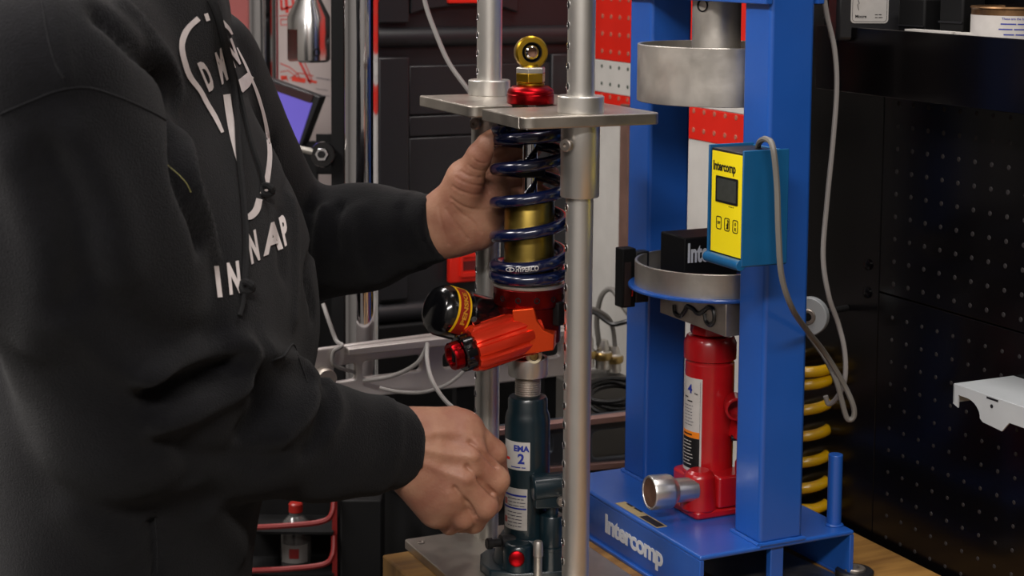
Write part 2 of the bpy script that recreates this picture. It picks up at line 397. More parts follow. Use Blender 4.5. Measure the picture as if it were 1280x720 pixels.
def tubepost(y0, y1):
    o = obj('post', MB().box((PX0, y0, BT), (PX1, y1, z_(1.95))), BLUE, P, bevel=.004, seg=3)
    w_ = MB()
    ring = [(PX0-.001, y0-.001), (PX1+.001, y0-.001), (PX1+.001, y1+.001), (PX0-.001, y1+.001), (PX0-.001, y0-.001)]
    pts = []
    for (a, b_), (c_, d_) in zip(ring, ring[1:]):
        for k in range(12): t = k/12; pts.append((a+(c_-a)*t+random.uniform(-.0003, .0003), b_+(d_-b_)*t+random.uniform(-.0003, .0003), BT+.0006))
    w_.tube(pts+[pts[0]], [.0022+random.uniform(-.0003, .0004) for _ in range(len(pts)+1)], 8)
    obj('weld_bead', w_, BLUE, o)
tubepost(.002, .047); tubepost(.220, .265)
obj('cross_plate', MB().box((.060, -.001, z_(1.462)), (.0675, .266, z_(1.56))), BLUE, P, bevel=.001)
obj('cross_plate', MB().box((.1185, -.001, z_(1.462)), (.126, .266, z_(1.56))), BLUE, P, bevel=.001)
obj('top_beam', MB().box((.060, -.006, z_(1.951)), (.126, .273, z_(2.0))), BLUE, P, bevel=.002)
# small upright pin on the base
q = atZ(1054, 654, .944)-O0; pxl, pyl = min(q.dot(V), BW-.009), q.dot(U)
pn = obj('upright_pin', MB().cyl((pxl, pyl, BT), (pxl, pyl, BT+.072), .0072, n=24, ch=.0006), BLUE, P)
obj('weld_bead', MB().tube([(pxl+.0078*math.cos(a), pyl+.0078*math.sin(a), BT+.0008) for a in np.linspace(0, 2*PI, 17)], [.0016+.0006*math.sin(5*a) for a in range(17)], 6), BLUE, pn)
# lettering on the left flange: reads from the back to the front
def face_left(x, y, z): return Matrix(((0, 0, -1, x), (-1, 0, 0, y), (0, 1, 0, z), (0, 0, 0, 1)))   # letters on a face that looks to -x
tw = text('Intercomp', .0185, .045, .0002, space=.92)
wtx = max(v[0] for v in tw.v); yA = wu(756, 655, 0); yB = wu(829, 690, 0)
sc_ = (yA-yB)/wtx
tw = text('Intercomp', .0185, .045, .0002, M=face_left(-.0002, yA, z_(.9115)) @ Matrix.Diagonal((sc_, 1, 1, 1)), space=.92)
obj('side_lettering', tw, LETTER, P, label='white maker name lettered on the side of the base')
# gold and black sticker on the base top
MS = Matrix.Translation((.014, 0, BT+.0002))
y0 = (atZ(771, 629, .944)-O0).dot(U); y1 = (atZ(829, 659, .944)-O0).dot(U); x0 = (atZ(771, 629, .944)-O0).dot(V)
obj('base_sticker', MB().box((x0-.002, y1, BT), (x0+.010, y0, BT+.0004)), mat('sticker_gold', '9c8a62', .5, var=.15), P)
obj('sticker_patch', MB().box((x0-.001, y1+.002, BT+.0003), (x0+.008, y1+.036, BT+.0006)), mat('worn_ink', '1b1614', .5, var=.9, scale=200), P)
obj('sticker_lettering', dashes('MAX TEST', .0055, .05, .0001, M=Matrix(((0, -1, 0, x0+.006), (-1, 0, 0, y0-.006), (0, 0, 1, BT+.0005), (0, 0, 0, 1))) @ Matrix.Diagonal((1, -1, 1, 1))), INK, P)
CX, CY = .093, .134
# upper cup and its bar
zc0, zc1 = z_(1.3605), z_(1.4178)
obj('upper_cup', MB().lathe([(.0785, zc0), (.079, zc0+.0006), (.079, zc1-.0006), (.0785, zc1), (.0765, zc1), (.076, zc1-.0006), (.076, zc0+.006), (0, zc0+.006), ], 96, Matrix.Translation((CX, CY, 0))), STEEL, P)
bar = obj('upper_bar', MB().lathe([(.0245, zc0+.0062), (.0245, z_(1.93))], 64, Matrix.Translation((CX, CY, 0))), STEEL, P)
dirh = Vector((math.cos(math.radians(202)), math.sin(math.radians(202)), 0))
for zz in (1.457, 1.53):
    pos = Vector((CX, CY, z_(zz)))+dirh*.0238
    obj('pin_hole', MB().lathe([(.0062, 0), (.0066, .0012), (.0052, .0013), (.0050, .0002), (0, .0002)], 24, frame(dirh, o=pos)), BLKM, bar)
# carriage: flange, ring, cross block
zf = z_(1.173)
obj('carriage_flange', MB().lathe([(.084, zf-.0035), (.085, zf-.0025), (.085, zf-.0008), (.0842, zf)], 96, Matrix.Translation((CX, CY, 0))), BLUE, P)
zl1 = z_(1.197)
obj('lower_cup', MB().lathe([(.0785, zf), (.0785, zl1-.0005), (.078, zl1), (.0758, zl1), (.0755, zl1-.0005), (.0755, zf+.0005)], 96, Matrix.Translation((CX, CY, 0)), closed=True), STEEL, P)
cb = obj('cross_block', MB().box((.060, .056, z_(1.137)), (.117, .180, zf-.0035)), STEELD, P, bevel=.0008)
xf = .0596; loop = []
S = [(843, 381), (844, 391), (850, 395), (856, 389), (859, 383), (866, 386), (873, 392), (880, 388), (886, 384), (892, 388), (893, 400), (888, 406), (883, 402), (881, 392)]
S = [(Vector(((lambda p: p-O0)(onP(x, y, loc(xf, 0, 0), V)).dot(V), (onP(x, y, loc(xf, 0, 0), V)-O0).dot(U), z_(onP(x, y, loc(xf, 0, 0), V).z)))) for x, y in S]
obj('wire_loop', MB().tube(spline(S, 6), .0024, 8), BLKC, cb)
# black load cell with part of a word, standing in the lower cup
lc = thing('load_cell', 'black box with a grey word standing in the lower ring of the blue press', 'load cell', (O0.x, O0.y, BZ), YAW)
obj('cell_body', MB().box((.058, .131, zf), (.122, .178, z_(1.223))), BLKM, lc, bevel=.0015)
obj('cell_lettering', text('Intercomp', .019, .04, .0002, M=Matrix(((1, 0, 0, .0615), (0, 0, -1, .1308), (0, 1, 0, z_(1.198)), (0, 0, 0, 1))) @ Matrix.Diagonal((.58, 1, 1, 1))), LETTER, lc)
# readout
rd = thing('digital_readout', 'yellow-faced digital readout in a blue bracket on the front post of the press', 'readout', (O0.x, O0.y, BZ), YAW)
rx0, rx1, ry0, ry1 = .001, .049, -.057, -.003
rzt, rzb = z_(1.333), z_(1.234)
obj('bracket', MB().box((rx0-.001, ry0-.002, rzb-.004), (rx1, ry0, rzt+.0015)).box((rx0-.001, ry1, rzb-.004), (rx1, ry1+.002, rzt+.0015)).box((rx1-.002, ry0, rzb), (rx1, ry1, rzt)), BLUEB, rd, bevel=.0007)
obj('bracket_lip', MB().tube([(rx0-.001, ry0-.001, rzb-.003), (rx0-.001, ry1+.001, rzb-.003)], .005, 16).box((rx0-.001, ry0, rzb-.005), (rx1, ry1, rzb+.0)), BLUEB, rd, bevel=.0004)
obj('mounting_strap', MB().box((.03, -.001, rzb+.02), (.080, .0018, rzt-.02)), BLUEB, rd)
obj('housing', MB().box((rx0+.001, ry0+.0005, rzb+.001), (rx1-.003, ry1-.0005, rzt-.001)), BLK, rd, bevel=.001)
obj('yellow_panel', MB().box((rx0+.0002, ry0+.001, rzb+.003), (rx0+.001, ry1-.003, rzt-.0035)), YELF, rd)
def FL(y, z): return face_left(rx0+.0001, y, z)
fw = (ry1-.003)-(ry0+.001); fy = ry1-.003
tw = text('Intercomp', .0082, .05); sw = .037/max(v[0] for v in tw.v)
obj('panel_lettering', text('Intercomp', .0082, .05, .0001, M=FL(fy-.002, z_(1.3125)) @ Matrix.Diagonal((sw, 1, 1, 1))), INK, rd)
ys = fy-.0075
obj('screen_bezel', MB().prism(rrect(0, 0, .036, .024, .001), 0, .0006, FL(ys, z_(1.2835))), INK, rd)
obj('screen', MB().prism(rrect(.0025, .002, .0335, .022, .0006), 0, .0008, FL(ys, z_(1.2835))), LCD, rd)
obj('printed_line', dashes('LB LBS KG', .0014, .03, .0001, M=FL(ys-.021, z_(1.2805))), INK, rd)
for k, s in enumerate(('ON', '', 'O')):
    yb = fy-.009-.0135*k
    bb = obj('button', plate2d(rrect(0, 0, .0085, .012, .002), [rrect(.0007, .0007, .0078, .0113, .0015)], .0006, FL(yb, z_(1.2585)), 0), INK, rd)
    if k == 1: obj('button_symbol', MB().prism([(.003, .002), (.0065, .002), (.0068, .010), (.0045, .0105), (.0058, .008), (.0035, .0055), (.0045, .004)], 0, .0004, FL(yb, z_(1.2585))), INK, bb)
    elif k == 0: obj('button_symbol', text('OFF', .0026, .05, .0001, M=FL(yb-.0013, z_(1.2632)) @ Matrix.Diagonal((.8, 1, 1, 1))), INK, bb)
    else:
        mb = text('0', .003, .05, .0001, M=FL(yb-.003, z_(1.265))); t2 = text('R', .003, .05, .0001, M=FL(yb-.003, z_(1.2605))); mb.add(t2.v, t2.f); obj('button_symbol', mb, INK, bb)
# small black switch box beside the rear post
p1 = atY(787, 345, 1.77)
sb = thing('switch_box', 'small black clamp box beside the lower ring of the blue press', 'clamp', (p1.x, p1.y, p1.z), YAW)
obj('box_body', MB().box((-.012, -.006, -.032), (.004, .010, .030)), BLKM, sb, bevel=.001)
obj('face_plate', MB().box((-.0098, -.0068, -.030), (-.002, -.006, .016)), mat('dark_brown_plate', '2c2220', .4), sb)
obj('arm', MB().box((.0042, -.006, -.028), (.020, .006, .026)), BLK, sb, bevel=.001)
obj('brass_screw', MB().lathe([(.003, 0), (.003, .002)], 12, frame((0, -1, 0), o=(-.0005, -.0062, -.006))), BRASS, sb)
obj('red_wire', MB().tube([(-.001, -.0075, -.02), (0, -.0075, -.006)], .0007, 6), REDL, sb)

# ------------------------------------------------------------------ red bottle jack under the press
J = thing('bottle_jack', 'red bottle jack standing in the blue press', 'bottle jack', tuple(loc(CX, CY, .944)), YAW)
zj = lambda w: w-.944
obj('jack_body', MB().lathe([(.0265, zj(.975)), (.0265, zj(.9795)), (.0252, zj(.981)), (.0252, zj(1.092)), (.0240, zj(1.0935)), (.0240, zj(1.0955)), (.0268, zj(1.097)), (.0270, zj(1.113)), (.0245, zj(1.119)), (.023, zj(1.1205)), (0, zj(1.1205))], 64), REDP, J)
obj('ram_head', MB().lathe([(.0155, zj(1.1205)), (.0215, zj(1.1225)), (.0215, zj(1.1285)), (.019, zj(1.1335)), (0, zj(1.1335))], 8), REDP, J, bevel=.0008)
obj('ram', MB().lathe([(.009, zj(1.1335)), (.009, zj(1.137))], 24), CHROME, J)
cast = MB()
cast.prism(rrect(-.042, -.046, .034, .044, .006), 0, zj(.952))
cast.prism(rrect(-.028, -.030, .028, .030, .012), zj(.9525), zj(.978))
cast.prism(rrect(-.016, -.046, .034, -.018, .004), zj(.9525), zj(.985))
cast.lathe([(.019, zj(.950)), (.015, zj(.986)), (.010, zj(.990))], 20, Matrix.Translation((-.028, -.028, 0)))
obj('base_casting', cast, REDP, J, bevel=.0022)
# pump side (towards the camera, right): pump cylinder, link with open eye
pmx, pmy = .026, -.033
pump = obj('pump_cylinder', MB().lathe([(.0125, zj(.955)), (.0125, zj(.992)), (.0105, zj(.996)), (.0105, zj(1.022)), (.009, zj(1.024)), (.006, zj(1.026)), (.006, zj(1.04))], 32, Matrix.Translation((pmx, pmy, 0))), REDP, J)
hv = Vector((-.45, -.9, 0)).normalized()
obj('handle_socket', MB().lathe([(.0105, -.016), (.0118, -.012), (.0118, .012), (.0108, .013), (.0092, .013), (.0090, -.004), (0, -.004)], 32, frame(hv, o=(.0085, -.036, zj(1.053)))), REDP, J)
obj('link_lug', MB().box((-.004, -.012, 0), (.012, .006, .028), Matrix.Translation((.012, -.026, zj(1.018))) @ Matrix.Rotation(.25, 4, 'Y')), REDP, J, bevel=.002)
obj('link_pin', MB().cyl((.008, -.030, zj(1.019)), (.03, -.040, zj(1.019)), .003, n=12), BLK, J)
# release valve with big chrome knob pointing left
kd = Vector((-.95, .07, .03)).normalized(); kp = Vector((-.038, -.032, zj(.9725)))
kn = obj('release_knob', MB().lathe([(.0118, -.002), (.0120, .020), (.0140, .023), (.0162, .0255), (.0170, .028), (.0170, .047), (.0162, .0488), (.0147, .0488), (.0142, .0475), (0, .0475)], 60, frame(kd, o=kp), rf=lambda i, a: 1+(.012 if i % 4 < 2 else 0)), mat('satin_chrome', 'd0cdc9', .36, .95), J, angle=30, label='knurled chrome knob')
obj('knob_face', MB().lathe([(.0140, .0474), (.0140, .0482)], 40, frame(kd, o=kp)), RUST, kn)
obj('cross_hole', MB().lathe([(.0016, 0), (.0016, .0004)], 12, frame((-.1, -.85, -.5), o=kp+kd*.005+Vector((-.1, -.85, -.5)).normalized()*.0104)), INK, kn)
# label
ca = math.atan2(-loc(CX, CY, 0).y, -loc(CX, CY, 0).x)-YAW     # angle that faces the camera
La0, La1 = ca-1.42, ca-.28
RJ = .0252
lb = obj('label_sheet', patch(RJ, La0, La1, zj(.9815), zj(1.079)), WHITE, J)
obj('label_orange_band', patch(RJ+.0004, La0+.03, La1-.08, zj(1.017), zj(1.0235), .0002), ORSTK, lb)
obj('label_black_band', patch(RJ+.0004, La0+.03, La1-.08, zj(.985), zj(1.0168), .0002), INK, lb)
LR = RJ+.0006
obj('label_number', wrap(text('4', .0085, .05, .0001), LR, ca-.97, zj(1.0635)), BINK, lb)
obj('label_word', wrap(text('Ton', .0018, .03, .0001), LR, ca-.62, zj(1.0625)), INK, lb)
obj('label_word', wrap(dashes('Pump', .0022, .03), LR, ca-1.2, zj(1.0575)), INK, lb)
obj('label_word', wrap(dashes('Jack', .0026, .05), LR, ca-1.0, zj(1.0535)), INK, lb)
obj('label_word', wrap(dashes('WARNING', .0028, .05), LR, ca-1.25, zj(1.019)), INK, lb)
mb = MB(); mw = MB()
for k in range(7):
    m_ = wrap(dashes(['Capacity 4000 kg', 'Min height 200', 'Lift stroke 120', 'Adjust screw 60', 'Do not overload', 'Use on hard floor', 'Support vehicle'][k], .0012, .02), LR, ca-1.2, zj(1.0495)-.0033*k); mb.add(m_.v, m_.f)
for k in range(8):
    m_ = wrap(dashes(['Study and use', 'instructions', 'before using.', 'Never exceed', 'rated capacity', 'or lift on ram.', 'Failure may', 'cause injury.'][k], .0016, .03), LR+.0002, ca-1.28, zj(1.0125)-.0034*k); mw.add(m_.v, m_.f)
mb2 = patch(LR-.0002, La1-.085, La1-.075, zj(.985), zj(1.076), .0002); mb.add(mb2.v, mb2.f)
obj('small_print', mb, LINK, lb, kind='stuff'); obj('small_print', mw, WHITE, lb, kind='stuff')

# ------------------------------------------------------------------ twin-post stand
RY = math.radians(25)
M0 = Vector((.0195, 1.6525, BZ))
RG = thing('test_stand', 'aluminium twin-post stand holding the shock absorber', 'test stand', M0, RY)
RM = Matrix.Translation(M0) @ rotz(RY); RMi = RM.inverted()
PT = .009
bp = obj('base_plate', MB().prism(rrect(-.083, -.150, .083, .125, .004), 0, PT), PLATE, RG, bevel=.0008)
for x, y in ((-.071, .108), (.071, .108), (-.071, -.135), (.071, -.135)):
    obj('screw_head', MB().lathe([(.004, 0), (.0042, .0008), (.0025, .0011), (.002, .0004), (0, .0004)], 16, Matrix.Translation((x, y, PT))), STEELD, bp)
cz = z_(1.3635); ct = .0108
PYS = (-.1017, .1017)
for k, y in enumerate(PYS):
    po = obj('post', MB().lathe([(.0127, PT), (.0127, z_(2.02))], 64, Matrix.Translation((0, y, 0))), ALUT, RG)
    hb = MB(); dk = MB(); hd = Vector(((-.985, .15, 0))).normalized(); z = z_(.925)
    while z < z_(1.9):
        hb.lathe([(.0036, -.0002), (.0040, .0005), (.0030, .0006), (.0027, .0)], 16, frame(hd, o=Vector((0, y, z))+hd*.0123))
        dk.lathe([(.0029, 0), (.0029, .0004)], 12, frame(hd, o=Vector((0, y, z))+hd*.0123)); z += .0185
    obj('hole_rims', hb, CHROME, po, kind='stuff'); obj('pin_holes', dk, BLKM, po, kind='stuff')
    obj('collar', MB().lathe([(.0130, cz), (.0208, cz), (.0213, cz+.0006), (.0213, cz+.0148), (.0205, cz+.0155), (.0132, cz+.0155)], 64, Matrix.Translation((0, y, 0))), ALUT, RG)
    L = .0665 if k == 0 else .06
    sl = obj('sleeve', MB().lathe([(.0130, cz-ct-L), (.0172, cz-ct-L), (.0179, cz-ct-L+.001), (.0179, cz-ct)], 64, Matrix.Translation((0, y, 0))), ALUT, RG)
    sd = Vector((-.85, -.52, 0)).normalized()
    obj('set_screw', MB().lathe([(.0032, 0), (.0032, .004), (.0058, .0042), (.006, .0085), (.005, .0095), (.002, .0096), (.0018, .0075), (0, .0075)], 20, frame(sd, o=Vector((0, y, cz-ct-.017))+sd*.0176)), STEELD, sl)
# crosshead with a slot open to the left
x0, x1, y0, y1 = -.070, .068, -.129, .119
sy0, sy1 = -.027, -.009
def arc(cx, cy, r, a0, a1, n=6): return [(cx+r*math.cos(a0+(a1-a0)*k/n), cy+r*math.sin(a0+(a1-a0)*k/n)) for k in range(n+1)]
sy0 = -.037; sy1 = -.011
poly = [(x0, sy0)]+[(x0, y0+.011)]+arc(x0+.011, y0+.011, .011, PI, 1.5*PI)+arc(x1-.006, y0+.006, .006, 1.5*PI, 2*PI)+arc(x1-.006, y1-.006, .006, 0, PI/2)+arc(x0+.003, y1-.003, .003, PI/2, PI)
poly += arc(x0+.009, sy1+.009, .009, PI, 1.5*PI)
SXp = -.006
poly += [(SXp-.02, sy1), (SXp-.012, .0205), (SXp, .023)]+[(.012, .02), (.016, 0), (.012, -.03), (SXp, sy0)]
obj('crosshead', MB().prism(poly, cz-ct, cz), PLATE, RG, bevel=.0012, seg=2)
obj('top_plate', MB().prism(rrect(-.07, -.13, .07, .13, .01), z_(2.02), z_(2.035)), PLATE, RG, bevel=.001)

# ------------------------------------------------------------------ shock absorber
sp = atY(661.5, 300, 1.653); S0 = Vector((sp.x, sp.y, 0))
S = thing('shock_absorber', 'coilover shock absorber with a navy spring and a gold damper body', 'shock absorber', (S0.x, S0.y, 1.0), 0)
zs_ = lambda w: w-1.0
TOP = 1.3635
obj('damper_body', MB().lathe([(.0243, zs_(1.17)), (.0243, zs_(1.268)), (.0235, zs_(1.2695)), (.008, zs_(1.2695))], 64), GOLD, S)
obj('damper_shaft', MB().lathe([(.0072, zs_(1.2695)), (.0072, zs_(TOP+.004))], 40), CHROME, S)
obj('bump_stop', MB().lathe([(.009, zs_(1.292)), (.0145, zs_(1.294)), (.0155, zs_(1.299)), (.0135, zs_(1.3035)), (.0075, zs_(1.305))], 40), BLKM, S)
ftop = MB().lathe([(.026, zs_(1.3495)), (.031, zs_(1.3455)), (.031, zs_(1.3425)), (.009, zs_(1.3425))], 48)
obj('upper_spring_seat', ftop, BLKM, S)
# red cap
obj('cap', MB().lathe([(.0225, zs_(TOP)), (.0229, zs_(TOP+.0008)), (.0229, zs_(TOP+.0086)), (.0222, zs_(TOP+.0092))], 72, rf=lambda i, a: 1-(.035 if i % 12 < 3 else 0)), RED, S, angle=30)
obj('cap_shoulder', MB().lathe([(.0222, zs_(TOP+.0092)), (.0225, zs_(TOP+.0105)), (.0215, zs_(TOP+.0135)), (.0175, zs_(TOP+.0165)), (.0130, zs_(TOP+.0168))], 64), RED, S)
hz0 = TOP+.0168
obj('locking_nut_base', MB().lathe([(.0132, zs_(hz0)), (.0136, zs_(hz0+.0008)), (.0136, zs_(hz0+.0025)), (.0128, zs_(hz0+.003))], 48), GOLDR, S)
obj('hex_nut', MB().lathe([(.0138, zs_(hz0+.003)), (.0148, zs_(hz0+.004)), (.0148, zs_(hz0+.0125))], 6, rotz(.35)), GOLDR, S, bevel=.0005, angle=20)
obj('jam_nut', MB().lathe([(.0148, zs_(hz0+.0126)), (.0148, zs_(hz0+.017)), (.0138, zs_(hz0+.0182))], 6, rotz(.35)), STEEL, S, bevel=.0004, angle=20)
# rod end
rc = Vector((.0, 0, zs_(1.4125))); ax = Vector((.20, -1, .06)).normalized()
RE_ = MB()
RE_.lathe([(.0100, -.0062), (.0142, -.0062), (.0158, -.0046), (.0162, 0), (.0158, .0046), (.0142, .0062), (.0100, .0062), (.0092, .004), (.0092, -.004)], 56, frame(ax, o=rc), closed=True)
RE_.lathe([(.0100, 0), (.0090, .002), (.0090, .0035)], 24, Matrix.Translation((0, 0, zs_(hz0+.0175))))
re = obj('rod_end', RE_, GOLDR, S)
obj('bearing_race', MB().lathe([(.0091, -.0048), (.0100, -.0052), (.0100, .0052), (.0091, .0048), (.0086, 0)], 40, frame(ax, o=rc), closed=True), BLKM, re)
prof = [(.0048, -.0080)]+[(math.sqrt(max(.0090**2-(t)**2, 1e-9)), t) for t in np.linspace(-.0068, .0068, 9)]+[(.0048, .0080)]
obj('bearing_ball', MB().lathe(prof, 40, frame(ax, o=rc), closed=True), CHROME, re)
obj('bore_lining', MB().lathe([(.00485, -.0075), (.0047, .0)], 24, frame(ax, o=rc)), RUST, re)
# spring (coil passes in front of the shock at these heights)
TT = [-.5, -.1, 0, 1, 2, 3, 4, 5, 5.4, 5.9]; ZZ = [1.1950, 1.1952, 1.196, 1.2075, 1.242, 1.2745, 1.307, 1.334, 1.3368, 1.3368]
def zcoil(t): return float(np.interp(t, TT, ZZ))
def zc_s(t): return sum(zcoil(t+d)*w_ for d, w_ in ((-.16, .2), (-.08, .2), (0, .2), (.08, .2), (.16, .2)))
SR, WR = .0332, .0060
def cpt(t, r=SR): a = 2*PI*t-PI/2-.0; return Vector((r*math.cos(a), r*math.sin(a), zs_(zc_s(t))))
ts = np.linspace(-.45, 5.85, 64*6)
spg = obj('coil_spring', MB().tube([cpt(t) for t in ts], WR, 16), NAVY, S)
lt = text('HYPERCO', .0046, .03, space=.92); W_ = max(v[0] for v in lt.v)
def onwire(x, y, t0, lift=.0003):
    t = t0+x/(2*PI*(SR+WR)); c_ = cpt(t); a = 2*PI*t-PI/2; th = y/WR
    rad = Vector((math.cos(a), math.sin(a), 0)); return tuple(c_+rad*((WR+lift)*math.cos(th))+Z*((WR+lift)*math.sin(th)))
t0 = 1-.055
lt.v = [onwire(x*.0225/W_, y-.0023, t0) for x, y, z in lt.v]
obj('spring_lettering', lt, WHITE, spg)
lg = MB()
n_ = 24; vs = []
for k in range(n_):
    a = 2*PI*k/n_
    vs.append(onwire(-.0055+.0048*math.cos(a), .0022*math.sin(a), t0)); vs.append(onwire(-.0055+.0040*math.cos(a), .0015*math.sin(a), t0))
lg.add(vs, [(2*k, 2*((k+1) % n_), 2*((k+1) % n_)+1, 2*k+1) for k in range(n_)])
g2 = text('G', .0024, .05); g2.v = [onwire(x-.0066, y-.0012, t0) for x, y, z in g2.v]; lg.add(g2.v, g2.f)
obj('spring_emblem', lg, WHITE, spg)
# spring perch and lower body
obj('perch_washer', MB().lathe([(.0345, zs_(1.186)), (.0350, zs_(1.1868)), (.0350, zs_(1.1888)), (.033, zs_(1.1897)), (.025, zs_(1.1897))], 72), STEEL, S)
pr_ = obj('perch_ring', MB().lathe([(.0335, zs_(1.168)), (.0345, zs_(1.1695)), (.0345, zs_(1.1848)), (.0335, zs_(1.186))], 72), REDD, S)
for k in range(12):
    a = -PI/2+.22+2*PI*k/12; d = Vector((math.cos(a), math.sin(a), 0))
    obj('perch_hole', MB().lathe([(.0026, 0), (.0029, .0006), (.0021, .0007), (.0019, .0001), (0, .0001)], 14, frame(d, o=d*.0343+Z*zs_(1.1765))), BLKM, pr_)
obj('lower_body', MB().lathe([(.020, zs_(1.128)), (.0295, zs_(1.1295)), (.0315, zs_(1.132)), (.0315, zs_(1.168))], 64), REDD, S)
obj('pinch_clamp', MB().box((-.005, -.004, -.013), (.005, .004, .010), Matrix.Translation((.0285, -.019, zs_(1.163))) @ rotz(.9)), BLKM, S, bevel=.0015)
obj('eye_housing', MB().lathe([(.0135, zs_(1.104)), (.0135, zs_(1.130))], 32), RED, S)
ex = Vector((.12, -1, .1)).normalized()
ey = obj('eye_bearing', MB().lathe([(.0045, 0), (.0078, 0), (.0078, .005), (.0070, .006), (.0045, .006)], 28, frame(ex, o=Vector((.005, -.0125, zs_(1.1185)))), closed=True), CREAM, S)
obj('eye_bolt', MB().lathe([(.0044, .0002), (.0044, .004), (.002, .0042), (.0018, .003), (0, .003)], 6, frame(ex, o=Vector((.005, -.0125, zs_(1.1185))))), BRASS, ey)
# mounting block (orange) and adjuster towards the lower left
def sl_(px, py, D): return atY(px, py, D)-Vector((S0.x, S0.y, 1.0))
ob = [(640, 388), (667, 385), (671, 401), (679, 413), (693, 419), (692, 438), (652, 444), (645, 428)]
fr = [sl_(x, y, S0.y-.0365-.0006*abs(x-660)*.0) for x, y in ob]
# front face plane turned slightly to the left
fr = [Vector((p.x, p.y+(p.x)*.0+max(0, -p.x-.0)*.0, p.z)) for p in fr]
mb = MB(); n_ = len(fr); bk = [p+Vector((.004, .030, 0)) for p in fr]
mb.add([tuple(p) for p in fr+bk], [tuple(range(n_))[::-1], tuple(range(n_, 2*n_))]+[(i, (i+1) % n_, n_+(i+1) % n_, n_+i) for i in range(n_)])
me = mb.mesh('mounting_block'); bm = bmesh.new(); bm.from_mesh(me); bmesh.ops.recalc_face_normals(bm, faces=bm.faces); bm.to_mesh(me); bm.free()
obj('mounting_block', me, ORANGE, S, bevel=.001)
A0 = sl_(656, 415, S0.y-.016); A1 = sl_(588, 438, S0.y-.046); ad = (A1-A0).normalized(); AL = (A1-A0).length
def fins(i, a): return 1-.09*(0, 1, 1, 1, 0, 0, 0, 0, 0, 0)[i % 10]
fin = obj('adjuster_barrel', MB().lathe([(.0228, 0), (.0228, .004), (.0226, AL*.9), (.0205, AL)], 100, frame(ad, o=A0), rf=fins), ORFIN, S, angle=30)
obj('barrel_collar', MB().lathe([(.0236, -.010), (.0236, .0005)], 48, frame(ad, o=A0)), ORFIN, S, bevel=.0008)
B0 = A1; 
obj('black_adjuster_ring', MB().lathe([(.0172, 0), (.0178, .001), (.0178, .0105), (.0165, .012)], 64, frame(ad, o=B0), rf=lambda i, a: 1-(.06 if i % 8 < 3 else 0)), BLACKA, S, angle=30)
obj('red_adjuster_knob', MB().lathe([(.0120, .012), (.0138, .013), (.0138, .0195), (.0125, .0215), (.0095, .0215), (.0090, .018), (0, .018)], 48, frame(ad, o=B0), rf=lambda i, a: 1-(.08 if i % 8 < 3 else 0)), RED, S, angle=30)
obj('adjuster_slot', MB().box((-.0022, -.0065, .0182), (.0022, .0065, .0192), frame(ad, o=B0)), BLKM, S)
# reservoir
R0 = sl_(625, 408, S0.y+.012); R1 = sl_(546, 386, S0.y-.030); rd_ = (R1-R0).normalized(); RL = (R1-R0).length
RR = .0250
res = obj('reservoir', MB().lathe([(.019, -.002), (RR-.001, .0), (RR, .002), (RR, RL*.62), (RR-.0012, RL*.63), (RR-.0012, RL*.66), (RR, RL*.67), (RR, RL*.94), (RR-.004, RL*1.03), (RR-.010, RL*1.07), (0, RL*1.08)], 64, frame(rd_, o=R0)), BLACKA, S)
RMx = frame(rd_, x=Z, o=R0)
def cpatch(r, a0, a1, z0, z1, t, M):
    m_ = patch(r, a0, a1, z0, z1, t); out = MB(); out.add(m_.v, m_.f, M); return out
vloc = RMx.to_3x3().inverted() @ Vector((-.2, -1, .75)); av = math.atan2(vloc.y, vloc.x)
obj('reservoir_label', cpatch(RR, av-1.35, av+1.0, RL*.70, RL*.90, .0003, RMx), mat('yellow_label', 'e0b010', .4), res)
obj('reservoir_label_band', cpatch(RR+.0003, av-1.35, av+.75, RL*.73, RL*.87, .0002, RMx), mat('label_dark_red', '8a1e10', .4), res)
m_ = text('PENSKE', .0052, .06, .0001); wd = max(v[0] for v in m_.v)
o_ = MB(); o_.add([((RR+.0007)*math.cos(av-.9+x/RR*(.034/wd)), (RR+.0007)*math.sin(av-.9+x/RR*(.034/wd)), RL*.765+y*.9) for x, y, z in m_.v], m_.f, RMx)
obj('reservoir_lettering', o_, mat('label_gold', 'e8b23a', .4), res)
obj('hose_fitting', MB().lathe([(.004, 0), (.004, .006), (.003, .009)], 12, frame((-.3, -.8, .6), o=sl_(596, 404, S0.y-.035))), BLACKA, S)

# ------------------------------------------------------------------ dark green bottle jack under the shock
J2 = thing('bottle_jack', 'dark teal bottle jack under the shock absorber', 'bottle jack', (S0.x, S0.y, BZ+PT), math.radians(8))
zk = lambda w: w-BZ-PT
obj('saddle', MB().lathe([(.015, zk(1.0955)), (.0188, zk(1.0962)), (.0195, zk(1.0975)), (.0195, zk(1.1135)), (.0190, zk(1.1142)), (.0165, zk(1.1142)), (.016, zk(1.1135)), (.016, zk(1.104)), (0, zk(1.104))], 56), ALUT, J2)
pf = [(.0105, zk(1.074))]
for k in range(8): pf += [(.0128, zk(1.0775+.0022*k)), (.0118, zk(1.0786+.0022*k))]
pf += [(.0105, zk(1.0956))]
obj('ram', MB().lathe(pf, 32), STEELD, J2)
obj('jack_body', MB().lathe([(.0222, zk(.936)), (.0222, zk(1.052)), (.0212, zk(1.058)), (.0195, zk(1.0625)), (.0195, zk(1.072)), (.018, zk(1.075)), (.012, zk(1.076))], 64), TEAL, J2)
cast = MB()
cast.prism([(-.047, -.006), (-.040, -.028), (-.018, -.040), (.036, -.040), (.042, -.030), (.042, .024), (.030, .034), (-.034, .034), (-.044, .018)], 0, zk(.911))
cast.lathe([(.034, zk(.910)), (.030, zk(.922)), (.0265, zk(.934)), (.0238, zk(.9385))], 40)
